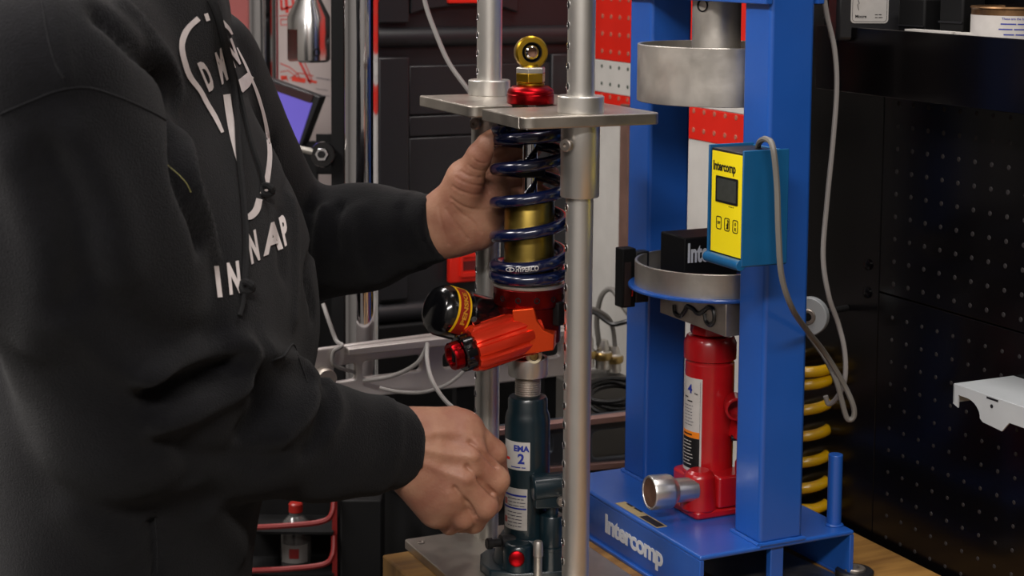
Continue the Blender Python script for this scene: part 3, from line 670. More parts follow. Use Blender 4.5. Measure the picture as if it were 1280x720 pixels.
cast.lathe([(.015, zk(.910)), (.0145, zk(.933)), (.012, zk(.937))], 24, Matrix.Translation((-.012, -.026, 0)))
obj('base_casting', cast, TEAL, J2, bevel=.0016)
obj('red_plug', MB().lathe([(.0078, 0), (.0076, .0025), (.006, .0035), (0, .0036)], 28, frame((-.15, -1, .1), o=(-.0155, -.0395, zk(.9255)))), RED, J2)
sd = Vector((-1, -.25, .02)).normalized()
obj('release_valve', MB().lathe([(.0075, -.012), (.0075, .002), (.004, .003), (.004, .011), (.0055, .0115), (.0055, .016), (.0045, .017)], 20, frame(sd, o=(-.026, -.016, zk(.934)))), BLK, J2)
pc = (.021, -.026)
obj('pump_housing', MB().lathe([(.0135, zk(.908)), (.0135, zk(.930)), (.0142, zk(.9305)), (.0142, zk(.933)), (.0115, zk(.9335)), (.0115, zk(.962)), (.0105, zk(.9635)), (.006, zk(.964)), (.006, zk(.985))], 36, Matrix.Translation((pc[0], pc[1], 0))), TEAL, J2)
arm = MB().box((-.016, -.008, -.018), (.014, .008, .014), Matrix.Translation((.018, -.028, zk(.990))))
arm.cyl((.0, -.030, zk(.992)), (.040, -.026, zk(.994)), .0125, n=28)
hs = obj('handle_socket', arm, TEAL, J2, bevel=.002)
obj('socket_pin', MB().lathe([(.0045, 0), (.0045, .006), (.0038, .007)], 18, frame((0, -1, 0), o=(.0275, -.0385, zk(.981)))), STEELD, hs)
hr = MB().lathe([(.0042, zk(.906)), (.0042, zk(.930)), (.0050, zk(.931)), (.0046, zk(.9435)), (.0035, zk(.9455)), (0, zk(.9458))], 20, Matrix.Translation((.004, -.049, 0)))
obj('pivot_pin', hr, STEEL, J2)
ca = math.atan2(-S0.y, -S0.x)-math.radians(8); R2 = .0222
lb = obj('upper_label', patch(R2, ca-1.25, ca+.12, zk(1.0065), zk(1.0345)), WHITE, J2)
obj('label_word', wrap(text('EMA', .0056, .06, .0001), R2+.0004, ca-.62, zk(1.0255)), BINK, lb)
obj('label_number', wrap(text('2', .0095, .05, .0001), R2+.0004, ca-.42, zk(1.0135)), BINK, lb)
obj('label_word', wrap(dashes('CAPACITY TON', .0018, .03, .0001), R2+.0004, ca-.75, zk(1.0085)), BINK, lb)
obj('label_mark', wrap(dashes('CE', .005, .03, .0001), R2+.0004, ca-1.15, zk(1.0145)), REDL, lb)
lb = obj('lower_label', patch(R2, ca-1.25, ca+.02, zk(.9465), zk(.988)), WHITE, J2)
obj('label_band', patch(R2+.0004, ca-1.25, ca-.02, zk(.980), zk(.9818), .0002), BINK, lb)
obj('label_band', patch(R2+.0004, ca-1.25, ca-.02, zk(.9672), zk(.9688), .0002), BINK, lb)
mb = MB()
for k, s in enumerate(('INSTRUCTIONS FOR USE', '1 Place load on saddle', '2 Close release valve', '', 'WARNING keep clear', 'Use support stands', 'Never lift persons', 'Service every year', 'Oil ISO VG 15 only')):
    m_ = wrap(dashes(s, .0013, .02), R2+.0004, ca-.95, zk(.9768)-.0034*k); mb.add(m_.v, m_.f)
obj('small_print', mb, LINK, lb, kind='stuff')
mb = MB()
for z in (.9735, .955): mb.add(*[(lambda q: q)(x) for x in (lambda m_: (m_.v, m_.f))(patch(R2+.0004, ca-1.2, ca-1.0, zk(z-.003), zk(z+.003), .0002))])
obj('red_symbols', mb, mat('faded_red', 'a85a55', .6), lb)

# ------------------------------------------------------------------ things on the bench right of the press
q = atZ(1003, 634, BZ)
ys_ = tag(obj('coil_spring', MB().tube([Vector((q.x+.0285*math.cos(a), q.y+.0285*math.sin(a), BZ+.0062+h)) for a, h in [(2*PI*t, float(np.interp(t, [0, .8, 1.3, 5.6, 6.2, 7.5], [0, .001, .012, .138, .150, .162]))) for t in np.linspace(0, 7.5, 360)]], .0060, 12), YEL), 'yellow coil spring standing on the bench behind the blue press', 'spring')
wp = wz(1014, 394, WX-.05); 
wr = thing('roller', 'white round bushing hanging on a peg behind the blue press', 'bushing', wp, 0)
dcam = Vector((-.45, -.9, .05)).normalized()
obj('disc', MB().lathe([(.0085, 0), (.0195, 0), (.0203, .001), (.0203, .011), (.0195, .012), (.0085, .012)], 48, frame(dcam), closed=True), TRAYM, wr)
obj('hub', MB().lathe([(.004, .002), (.0084, .002), (.0084, .0135), (.0075, .0145), (.0045, .0145), (.004, .012)], 32, frame(dcam), closed=True), STEELD, wr)
obj('peg', MB().tube([Vector((0, 0, 0))+dcam*.016, Vector((0, 0, 0)), V*.0474+Z*.004], .0035, 10), BLKM, wr)
q = atZ(980, 712, BZ)
tag(obj('metal_sheet', MB().box((-.075, -.05, 0), (.033, .065, .0016), Matrix.Translation((q.x, q.y, BZ+.0001)) @ rotz(YAW+.1)), PLATE, bevel=.0004), 'thin grey metal sheet lying under the blue press base', 'sheet')
q = atZ(1068, 722, BZ)
nt_ = thing('ring_nut', 'black ring nut lying on the bench by the right foot of the press', 'nut', (q.x, q.y, BZ), 0)
obj('nut_body', MB().lathe([(.011, 0), (.0185, 0), (.019, .001), (.019, .007), (.0175, .0085), (.011, .0085)], 36, closed=True, rf=lambda i, a: 1), BLK, nt_)
obj('nut_core', MB().lathe([(.0045, 0), (.0108, 0), (.0108, .010), (.0095, .011), (.005, .011)], 24, closed=True), STEELD, nt_)

# ------------------------------------------------------------------ cables
def cable(name, label, pts, r, m, cat='cable', n=8):
    return tag(obj(name, MB().tube(spline([atY(*p) for p in pts], n), r, 8), m), label, cat)
cable('readout_cable', 'grey cable looping out of the top of the yellow readout', [(946, 196, 1.575), (947, 186, 1.57), (950, 177, 1.55), (958, 174, 1.52), (966, 184, 1.505), (971, 230, 1.505), (973, 290, 1.505), (977, 345, 1.51), (990, 385, 1.53), (1008, 412, 1.60), (1030, 440, 1.66), (1052, 475, 1.68), (1066, 505, 1.68), (1067, 521, 1.68), (1059, 523, 1.68), (1052, 500, 1.68), (1045, 475, 1.68), (1030, 445, 1.69), (1012, 420, 1.70), (1003, 408, 1.72)], .0028, DGREYC)
cable('hanging_cable', 'light grey cable hanging down between the blue press and the black board', [(1026, -40, 1.70), (1033, 15, 1.70), (1043, 60, 1.70), (1046, 110, 1.70), (1041, 180, 1.70), (1034, 250, 1.70), (1029, 320, 1.70), (1036, 370, 1.70), (1048, 405, 1.71), (1056, 440, 1.71), (1056, 475, 1.71), (1046, 497, 1.72), (1036, 505, 1.73), (1032, 495, 1.73)], .0026, GREYC)
cable('hanging_cable', 'grey cable sloping down to the rear collar of the aluminium stand', [(524, -40, 1.86), (532, 5, 1.86), (545, 42, 1.86), (562, 80, 1.86), (589, 118, 1.86), (606, 150, 1.87), (612, 220, 1.88)], .0026, GREYC)

# ------------------------------------------------------------------ background: rear bench, cases, frames
BY = .46                                    # front plane of the things behind (local y)
def bp_(px, py, y=BY): p = onP(px, py, loc(0, y, 0), U); return ((p-O0).dot(V), p.z)
rbn = thing('rear_bench', 'black bench behind the workbench', 'bench', O0, YAW)
obj('bench_top', MB().box((-.045, .36, .82), (WX-.015, .88, .86)), BLKM, rbn, bevel=.002)
obj('cabinet', MB().box((-.040, .40, .02), (WX-.03, .86, .82)), BLKM, rbn, bevel=.002)
for x in (-.035, WX-.07):
    for y in (.42, .80): obj('foot', MB().box((x, y, 0), (x+.03, y+.03, .02)), BLKM, rbn)
CY_ = .74
def cp(px, py): return bp_(px, py, CY_)
xl = cp(474, 200)[0]; xm = cp(513, 200)[0]; xr = WX+.002; xj = cp(612, 200)[0]; xq = cp(700, 200)[0]
zrd = cp(540, 38)[1]; zrb = cp(540, 66)[1]; z_l0 = cp(540, 400)[1]; ztop = 1.72
CS = mat('case_plastic', '1e1e21', .42, bump=.15, bscale=400)
def case(label, zlo, zhi, latch, lipz):
    t = thing('tool_case', label, 'tool case', O0, YAW, 'stacked black tool cases')
    obj('case_body', MB().box((xl, CY_+.016, zlo), (xr-.01, CY_+.10, zhi)), CS, t, bevel=.006)
    obj('case_lip', MB().cyl((xl-.004, CY_+.012, lipz), (xr-.008, CY_+.012, lipz), .013, n=20), CS, t)
    return t
zjoin = zrd-.004
c2 = case('upper black tool case in the stack behind the stand', zjoin, ztop, 0, cp(540, 47)[1])
c1 = case('lower black tool case with a red latch behind the stand', z_l0, zjoin-.002, 0, z_l0+.012)
zcol = cp(500, 72)[1]
obj('side_column', MB().box((xl+.001, CY_+.004, z_l0+.03), (xm, CY_+.0165, zcol)), CS, c1, bevel=.002)
obj('side_column', MB().box((xr-.06, CY_+.004, z_l0+.03), (xr-.012, CY_+.0165, zcol)), CS, c1, bevel=.002)
obj('side_column', MB().box((xl+.001, CY_+.004, zrd+.010), (xm, CY_+.0165, ztop-.01)), CS, c2, bevel=.002)
zs1, zs2 = cp(560, 143)[1], cp(560, 170)[1]
xj2 = cp(716, 150)[0]
obj('front_panel', MB().box((xm+.002, CY_+.009, zs1), (xj2, CY_+.0165, zcol-.012)), CS, c1, bevel=.0015)
obj('front_panel', MB().box((xm+.002, CY_+.009, zs2), (xj2, CY_+.0165, zs1-.002)), CS, c1, bevel=.0015)
obj('front_panel', MB().box((xm+.002, CY_+.009, cp(560, 300)[1]), (xj2, CY_+.0165, zs2-.002)), CS, c1, bevel=.0015)
P2 = [(xm+.012, zrd+.011)]; x_a = cp(515, 15)[0]; x_b = cp(650, 15)[0]
mb = MB().prism([(x_a, cp(515, 18)[1]), (x_a+.02, cp(530, 12)[1]), ((x_a+x_b)/2, cp(580, 6)[1]), (x_b-.02, cp(640, 10)[1]), (x_b, cp(650, 16)[1]), (x_b, ztop-.02), (x_a, ztop-.02)], -.0165, -.004, Matrix(((1, 0, 0, 0), (0, 0, -1, CY_), (0, 1, 0, 0), (0, 0, 0, 1))))
obj('handle_panel', mb, CS, c2, bevel=.002)
a, b_ = cp(560, 4), cp(603, -50)
obj('latch', MB().box((a[0], CY_-.004, a[1]), (b_[0], CY_+.004, b_[1])), REDL, c2, bevel=.001)
a, b_ = cp(562, 354), cp(604, 305)
lt_ = obj('latch', MB().box((a[0], CY_-.002, a[1]), (b_[0], CY_+.010, b_[1])), REDL, c1, bevel=.0015)
a, b_ = cp(574, 346), cp(608, 314)
obj('latch_frame', plate2d(rrect(a[0], a[1], b_[0], b_[1], .002), [rrect(a[0]+.003, a[1]+.006, b_[0]-.008, b_[1]-.005, .001)], .003, Matrix(((1, 0, 0, 0), (0, 0, -1, CY_-.0035), (0, 1, 0, 0), (0, 0, 0, 1))), .0004), REDL, lt_)
a, b_ = cp(578, 338), cp(597, 325)
obj('latch_hole', MB().box((a[0], CY_-.0028, a[1]), (b_[0], CY_-.002, b_[1])), mat('latch_dark', '5c0a0a', .6), lt_)
# low black case under the stack: fills down to the bench
t = thing('storage_box', 'low black storage box under the tool cases', 'box', O0, YAW)
obj('box_body', MB().box((xl-.006, CY_-.0, .86), (xr-.008, CY_+.11, z_l0-.014)), BLKM, t, bevel=.004)
obj('box_lid', MB().box((xl-.009, CY_-.004, z_l0-.03), (xr-.007, CY_+.112, z_l0-.0015)), BLKM, t, bevel=.003)
# slotted aluminium frames
FRM = mat('frame_aluminium', 'bdb6b2', .4, .45, var=.05, scale=20)
FY = .50
def fp(px, py): return bp_(px, py, FY)
def poly_px(L): return [fp(*p) for p in L]
MF = Matrix(((1, 0, 0, 0), (0, 0, -1, FY), (0, 1, 0, 0), (0, 0, 0, 1)))
fr1 = thing('slotted_frame', 'upper silver frame with rounded slots behind the chrome post', 'metal frame', O0, YAW)
outer = poly_px([(388, 446), (394, 438), (430, 433), (540, 419), (553, 425), (575, 424), (705, 409), (712, 417), (712, 466), (590, 480), (480, 491), (405, 498), (388, 492)])
def rp(px0, py0, px1, py1, r=.007):
    a = fp(px0, py1); c_ = fp(px1, py0); return rrect(a[0], a[1], c_[0], c_[1], r)
def slanted(x0, y0a, y1a, x1, y0b, y1b, r=6):
    P_ = [(x0, y1a), (x1, y1b), (x1, y0b), (x0, y0a)]; out = []
    for i in range(4):
        p = np.array(P_[i], float); a = np.array(P_[i-1], float); c_ = np.array(P_[(i+1) % 4], float)
        da = (a-p)/np.linalg.norm(a-p); dc = (c_-p)/np.linalg.norm(c_-p)
        for t in (0, .25, .5, .75, 1): q = p+da*r*(1-t)**2+dc*r*t**2; out.append(fp(*q))
    return out
holes = [slanted(414, 456, 480, 445, 451, 475), slanted(450, 449, 474, 527, 440, 464, 8), slanted(550, 439, 462, 600, 432, 456, 8), slanted(610, 431, 455, 700, 421, 446, 8)]
obj('slotted_plate', plate2d(outer, holes, .006, MF, .0018), FRM, fr1)
obj('top_ledge', MB().prism([fp(430, 433), fp(540, 420), fp(705, 410), fp(705, 417), fp(540, 430), fp(430, 441)], .004, .016, MF), FRM, fr1, bevel=.001)
q = fp(402, 470)
obj('roller_end', MB().lathe([(.012, -.008), (.012, .014), (.011, .0155)], 28, frame((0, -1, 0), o=(q[0], FY-.004, q[1]))), STEELD, fr1)
obj('roller_stub', MB().box((q[0]-.0115, FY-.018, q[1]-.022), (q[0]+.0115, FY-.006, q[1])), STEELD, fr1, bevel=.001)
for px in (580, 690):
    x = fp(px, 470)[0]; obj('frame_leg', MB().box((x-.008, FY+.004, .86), (x+.008, FY+.016, fp(px, 470)[1])), BLKM, fr1)
fr2 = thing('slotted_frame', 'lower silver frame seen between the stand and the blue press', 'metal frame', O0, YAW)
FY2 = .43
def fp2(px, py): return bp_(px, py, FY2)
MF2 = Matrix(((1, 0, 0, 0), (0, 0, -1, FY2), (0, 1, 0, 0), (0, 0, 0, 1)))
_fp = fp; fp = fp2
o2 = [fp2(*p) for p in ((590, 537), (800, 513), (800, 598), (800, 604), (590, 628))]
ph = [slanted(600, 551, 574, 690, 541, 566, 8), slanted(737, 537, 575, 795, 530, 569, 10)]
obj('slotted_plate', plate2d(o2, ph, .006, MF2, .0015), mat('frame_blue_grey', '5d646e', .4, .8), fr2)
obj('top_ledge', MB().prism([fp2(590, 535), fp2(800, 511), fp2(800, 519), fp2(590, 543)], .004, .018, MF2), mat('frame_pinkish', 'b48f88', .4, .7), fr2, bevel=.001)
obj('lower_ledge', MB().prism([fp2(590, 588), fp2(800, 572), fp2(800, 580), fp2(590, 596)], .004, .012, MF2), mat('frame_pinkish', 'b48f88', .4, .7), fr2, bevel=.001)
fp = _fp
for px in (600, 780):
    x = fp2(px, 600)[0]; obj('frame_foot', MB().box((x-.01, FY2+.004, .86), (x+.01, FY2+.03, fp2(px, 600)[1]+.02)), BLKM, fr2)
# connectors and black cable coil behind the stand
cr = thing('junction_box', 'grey block with silver cable connectors behind the aluminium stand', 'junction box', O0, YAW)
a, b_ = bp_(716, 512, .56), bp_(790, 472, .56)
obj('box_body', MB().box((a[0], .56, .86), (b_[0], .62, b_[1])), mat('junction_grey', '4a4743', .5), cr, bevel=.002)
for px, py, hh in ((750, 426, 40), (770, 432, 36), (733, 424, 40), (784, 440, 32)):
    p0 = bp_(px, py+hh, .55); p1_ = bp_(px, py, .55)
    cn = obj('connector', MB().lathe([(.0095, 0), (.0095, .012), (.011, .013), (.011, .022), (.008, .024), (.008, p1_[1]-p0[1]-.006), (.006, p1_[1]-p0[1])], 24, Matrix.Translation((p0[0], .585, p0[1]+.0))), mat('nickel_plate', 'd2cec6', .3, .9), cr)
    obj('connector_ring', MB().lathe([(.0112, .0), (.0125, .002), (.0125, .008), (.0112, .010)], 12, Matrix.Translation((p0[0], .585, p0[1]+.012))), BRASS, cn)
def cab3(name, label, pts, r, m): return tag(obj(name, MB().tube(spline([loc(*p) for p in pts], 8), r, 8), m), label, 'cable')
def bq(px, py, y): x, z = bp_(px, py, y); return (x, y, z)
cab3('signal_cable', 'grey cable arching over the silver connectors', [bq(749, 432, .585), bq(746, 400, .58), bq(752, 370, .57), bq(765, 362, .56), bq(780, 385, .54), bq(800, 410, .52)], .0035, DGREYC)
cab3('signal_cable', 'dark cable crossing the white board behind the stand', [bq(769, 436, .585), bq(766, 410, .58), bq(758, 395, .56), bq(735, 385, .55), bq(715, 392, .55)], .003, DGREYC)
cab3('signal_cable', 'black cable draped low behind the silver connectors', [bq(722, 405, .54), bq(740, 390, .54), bq(765, 405, .52), bq(790, 402, .5), bq(806, 420, .5)], .003, BLKC)
cl = MB(); ccx, ccz = bp_(768, 494, .47)
pts = []
for k in range(120):
    a = k/120*2*PI*4; rr = .024+.004*math.sin(k*.37)
    pts.append(loc(ccx+rr*1.5*math.cos(a), .475+.018*math.sin(a), ccz+.004*(k/30-2)+rr*.5*math.sin(a)))
cl.tube(pts, .0032, 8)
tag(obj('cable_coil', cl, BLKC), 'coil of black cable lying over the rear silver frame', 'cable')
# thin light cables in front of the frames
cable('thin_cable', 'thin grey cable coming down at the left end of the silver frame', [(404, 380, 1.96), (410, 398, 1.95), (420, 425, 1.94), (428, 432, 1.93), (417, 440, 1.93), (417, 455, 1.93), (432, 462, 1.94), (445, 466, 1.95)], .0024, GREYC)
cable('thin_cable', 'thin cable sagging across the slot of the silver frame', [(455, 476, 1.94), (490, 470, 1.92), (520, 455, 1.90), (533, 434, 1.90), (534, 429, 1.90)], .0024, GREYC)
cable('thin_cable', 'thin white cable running down from the silver frame past the moving hand', [(534, 429, 1.895), (534, 450, 1.88), (540, 475, 1.86), (556, 500, 1.84), (583, 526, 1.82), (600, 560, 1.82)], .0024, mat('pale_cable', 'a5a19e', .4))
cable('thin_cable', 'thin cable sagging below the silver frame towards the red knob', [(475, 485, 1.90), (500, 490, 1.89), (530, 490, 1.88), (560, 480, 1.88), (582, 462, 1.88), (592, 450, 1.88)], .002, GREYC)

# ------------------------------------------------------------------ chrome-post dynamometer on the left
def gp(px, py, D): return atY(px, py, D)
D1, D2 = 2.02, 2.52
dy = thing('shock_dyno', 'tall test machine with two thick chrome posts behind the person', 'test machine', (0, 0, 0), 0)
pA = gp(452.5, 300, D1); pB = gp(328.5, 100, D2)
rA = 21.5/F*D1; rB = 17/F*D2
obj('chrome_post', MB().lathe([(rA, .98), (rA, 2.25)], 64, Matrix.Translation((pA.x, pA.y, 0))), CHROME, dy)
obj('chrome_post', MB().lathe([(rB, .98), (rB, 2.25)], 64, Matrix.Translation((pB.x, pB.y, 0))), CHROME, dy)
dd = (pB-pA); dd.z = 0; dl = dd.length; dd.normalize(); mid = (pA+pB)/2; ang = math.atan2(dd.y, dd.x)
MD = Matrix.Translation((mid.x, mid.y, 0)) @ rotz(ang)
zc = gp(446, 618, D1).z
obj('base_column', MB().box((pA.x-.0245, pA.y-.022, .03), (pA.x+.0245, pA.y+.04, zc)), BLKM, dy, bevel=.002)
obj('base_column', MB().box((dl/2-.04, -.03, .03), (dl/2+.03, .03, zc), MD), BLKM, dy, bevel=.002)
obj('base_frame', MB().box((-dl/2-.02, -.024, 0), (dl/2+.03, .024, .03), MD), BLKM, dy)
obj('crosshead_beam', MB().box((-dl/2-.05, -.05, 2.25), (dl/2+.05, .05, 2.35), MD), BLK, dy, bevel=.004)
# black upright and red strips beside the posts
uA = gp(423, 300, D1+.10)
obj('black_upright', MB().box((uA.x-.0075, uA.y-.01, 0), (uA.x+.0075, uA.y+.02, 2.3)), BLKM, dy)
uR = gp(438, 440, D1+.05)
obj('red_band', MB().box((uR.x-.006, uR.y, .5), (uR.x+.004, uR.y+.006, gp(438, 380, D1+.05).z)), REDBAND, dy)  # narrow dark red strip close behind the front chrome post
uR = gp(345, 100, D2+.04)
obj('red_band', MB().box((uR.x-.006, uR.y, .9), (uR.x+.003, uR.y+.006, 2.3)), REDBAND, dy)
uR = gp(312, 60, D2+.12)
obj('red_band', MB().box((uR.x-.10, uR.y, .9), (uR.x-.002, uR.y+.006, 2.3)), mat('red_panel', '8c4a48', .35, var=.05), dy)
# clevis
pc_ = gp(386, 40, 2.22); sC = 2.22/F
zt_ = gp(386, 21, 2.22).z; zb_ = gp(386, 77, 2.22).z
cv = obj('clevis', MB().lathe([(.0275-.003, zb_), (.0275, zb_+.003), (.0275, zt_), (.0125, zt_+.030), (.0125, zt_+.04)], 64, Matrix.Translation((pc_.x, pc_.y, 0))), mat('polished_steel', 'c8c6c4', .2, 1), dy)
cr_a = math.radians(-62)
cut = MB().box((-.06, -.0125, zb_-.02), (.06, .0125, gp(386, 36, 2.22).z), Matrix.Translation((pc_.x, pc_.y, 0)) @ rotz(math.radians(218)))
boolean(cv, cut)
hd2 = Vector((math.cos(math.radians(-62)), math.sin(math.radians(-62)), 0))
ph_ = Vector((pc_.x, pc_.y, gp(386, 64, 2.22).z))
obj('cross_hole', MB().lathe([(.0044, 0), (.0050, .0008), (.0036, .0009), (.0034, .0001), (0, .0001)], 20, frame(hd2, o=ph_+hd2*.0273)), BLKM, cv)
obj('clevis_stem', MB().lathe([(.0124, zt_+.0402), (.0124, 2.25)], 32, Matrix.Translation((pc_.x, pc_.y, 0))), CHROME, dy)
# poster behind
PD = 2.66
po = thing('wall_poster', 'grey poster with red drawings and letters behind the chrome posts', 'poster', (0, 0, 0), 0)
a = gp(343, 345, PD); b_ = gp(424, -60, PD)
obj('poster_sheet', MB().box((a.x-.10, PD, a.z-.1), (b_.x, PD+.006, b_.z)), POSTER, po)
RINK = mat('red_print', 'b3241c', .5)
def pt(px, py): q = gp(px, py, PD); return Vector((q.x, PD-.0006, q.z))
def strip(pts, wd, closed=False):
    mb = MB(); P_ = [pt(*p) for p in pts]; vs = []
    for i, p in enumerate(P_):
        t = (P_[min(i+1, len(P_)-1)]-P_[max(i-1, 0)]).normalized(); n = Vector((t.z, 0, -t.x))*wd/2*PD/F
        vs += [tuple(p-n), tuple(p+n)]
    return mb.add(vs, [(2*i, 2*i+1, 2*i+3, 2*i+2) for i in range(len(P_)-1)])
def put(mbs, nm, m):
    o = MB()
    for k in mbs: o.add(k.v, k.f)
    return obj(nm, o, m, po)
put([strip([(351, -8), (352, 12)], 3), strip([(357, -8), (359, 16)], 4), strip([(365, -8), (367, 10), (363, 19)], 3), strip([(351, 12), (366, 8)], 3), strip([(372, -8), (370, 10)], 2)], 'red_lettering', RINK)
put([strip([(349, 20), (372, 18)], 1), strip([(351, 24), (362, 24), (362, 31), (351, 31), (351, 24)], 1.2)], 'red_outline', RINK)
put([strip([(350, 79), (362, 84), (372, 92), (376, 100)], 1.2), strip([(350, 90), (360, 88), (372, 97)], 1), strip([(374, 76), (382, 92), (388, 104)], 3), strip([(380, 76), (390, 100)], 1.2), strip([(362, 98), (374, 91), (392, 95)], 1.2), strip([(350, 103), (358, 95), (360, 102)], 1)], 'red_drawing', RINK)
put([strip([(351, 97), (359, 97)], 5), strip([(365, 98), (382, 101)], 6), strip([(384, 100), (396, 103)], 3)], 'red_caption', mat('red_caption', 'c43420', .5))
put([strip([(395, 97), (413, 100)], 1), strip([(395, 111), (410, 113)], .7), strip([(388, 118), (412, 120)], .7)], 'grey_line', LINK)
bc = thing('dark_backing', 'added black block that darkens the background behind the chrome-post machine', 'cabinet', (0, 0, 0), 0)  # black block and side panel added to keep the background here dark
a = gp(300, 335, 2.60); b_ = gp(480, 335, 2.60)
obj('backing_body', MB().box((a.x-.25, 2.60, .02), (b_.x, 2.655, a.z)), BLKM, bc, bevel=.003)
obj('backing_side', MB().box((gp(425, 100, 2.60).x, 2.60, a.z+.001), (b_.x, 2.655, 2.1)), BLKM, bc, bevel=.003)
obj('plinth', MB().box((a.x-.24, 2.605, 0), (b_.x-.01, 2.65, .02)), BLKM, bc)
# tablet
TD = 2.40
tb = thing('tablet', 'tablet with a purple lit screen behind the person', 'tablet', (0, 0, 0), 0)
T_ = [(330, 96), (400, 121), (374, 190), (322, 190)]
def slab(P_, D, th, m, nm, par, bev=.0015):
    f0 = [gp(x, y, D+(400-x)*.0006) for x, y in P_]; n = len(f0); bk = [p+Vector((.01, .012, 0))*th/.012 for p in f0]
    mb = MB().add([tuple(p) for p in f0+bk], [tuple(range(n)), tuple(range(n, 2*n))[::-1]]+[(i, n+i, n+(i+1) % n, (i+1) % n) for i in range(n)])
    me = mb.mesh(nm); bm = bmesh.new(); bm.from_mesh(me); bmesh.ops.recalc_face_normals(bm, faces=bm.faces); bm.to_mesh(me); bm.free()
    return obj(nm, me, m, par, bevel=bev)
slab(T_, TD, .010, BLK, 'case', tb)
slab([(333, 107), (390, 129), (370, 190), (325, 190)], TD-.0012, .001, SCREEN, 'screen', tb, 0)
slab([(328, 100), (392, 119), (388, 129), (331, 109)], TD-.0016, .0012, mat('tablet_bezel', '2a1214', .5), 'bezel', tb, 0)
a = gp(350, 188, TD)
obj('stand', MB().box((a.x-.05, TD+.02, a.z-.05), (a.x+.05, TD+.035, a.z+.01)), BLKM, tb)
# wrench hanging by the black upright
WD = 2.10
wn = thing('ring_spanner', 'spanner with its ring end round a nut beside the chrome post', 'spanner', (0, 0, 0), 0)
c_ = gp(404, 193, WD); nrm = Vector((-.15, -1, .1)).normalized()
obj('ring', MB().lathe([(.0085, -.005), (.0150, -.005), (.0162, 0), (.0150, .005), (.0085, .005)], 40, frame(nrm, o=c_), closed=True), BLACKA, wn)
obj('nut', MB().lathe([(.0045, -.006), (.0086, -.006), (.0086, .008), (.0045, .008)], 6, frame(nrm, o=c_), closed=True), CHROME, wn, bevel=.0005, angle=20)
obj('threaded_pin', MB().cyl(c_-nrm*.09, c_+nrm*.011, .0044, n=20), BLKM, wn)
obj('handle', MB().tube([c_+Vector((-.013, 0, .003)), gp(375, 186, WD), gp(330, 183, WD)], [.0045, .0040, .005], 12), STEEL, wn)
tag(obj('machine_bracket', MB().box((uA.x-.03, uA.y+.021, c_.z-.03), (uA.x+.03, uA.y+.03, c_.z+.02)), BLKM), 'small black bracket on the dark upright behind the spanner nut', 'bracket')

# red wire rack and bottle, lower left
RD = 1.98
rk = thing('wire_rack', 'red wire rack under the chrome-post machine', 'rack', (0, 0, 0), 0)
REDW = mat('red_wire', '6e0d0a', .5)
zz_ = [gp(400, 652, RD).z, gp(400, 706, RD).z]
xa = gp(300, 680, RD).x; xb = gp(415, 680, RD).x
for z in zz_:
    obj('rail', MB().tube(spline([(xa, RD+.01, z-.012), ((xa+xb)/2, RD-.004, z-.004), (xb-.012, RD, z), (xb, RD+.004, z+.010), (xb+.001, RD+.015, z+.03)], 6), .0034, 8), REDW, rk)
    obj('wire_shelf', MB().box((xa, RD+.012, z-.02), (xb, RD+.075, z-.017)), BLKM, rk)
obj('upright', MB().box((xb-.002, RD+.02, 0), (xb+.004, RD+.026, zz_[0]+.05)), REDW, rk)
obj('upright', MB().box((xa-.002, RD+.02, 0), (xa+.004, RD+.026, zz_[0]+.05)), REDW, rk)
obj('back_panel', MB().box((xa, RD+.076, 0), (xb, RD+.08, zz_[0]+.06)), BLKM, rk)
q = gp(370, 706, RD+.045); zb0 = zz_[1]-.0165
bt = thing('spray_bottle', 'clear plastic bottle with a red cap on the wire rack', 'bottle', (q.x, RD+.045, zb0), 0)
obj('bottle_body', MB().lathe([(.017, 0), (.0185, .003), (.0185, .046), (.015, .055), (.008, .062), (.008, .066)], 36), GLASS, bt)
obj('cap', MB().lathe([(.0085, .0665), (.0085, .076), (.007, .078)], 24), mat('bottle_cap_red', '8a1a12', .4), bt)
obj('label_sheet', patch(.0185, -PI*.8, -PI*.2, .008, .030), mat('dull_label', '6f6c69', .6), bt)
obj('label_mark', MB().add(*(lambda m_: (m_.v, m_.f))(patch(.0189, -PI*.6, -PI*.4, .014, .026))), REDW, bt)

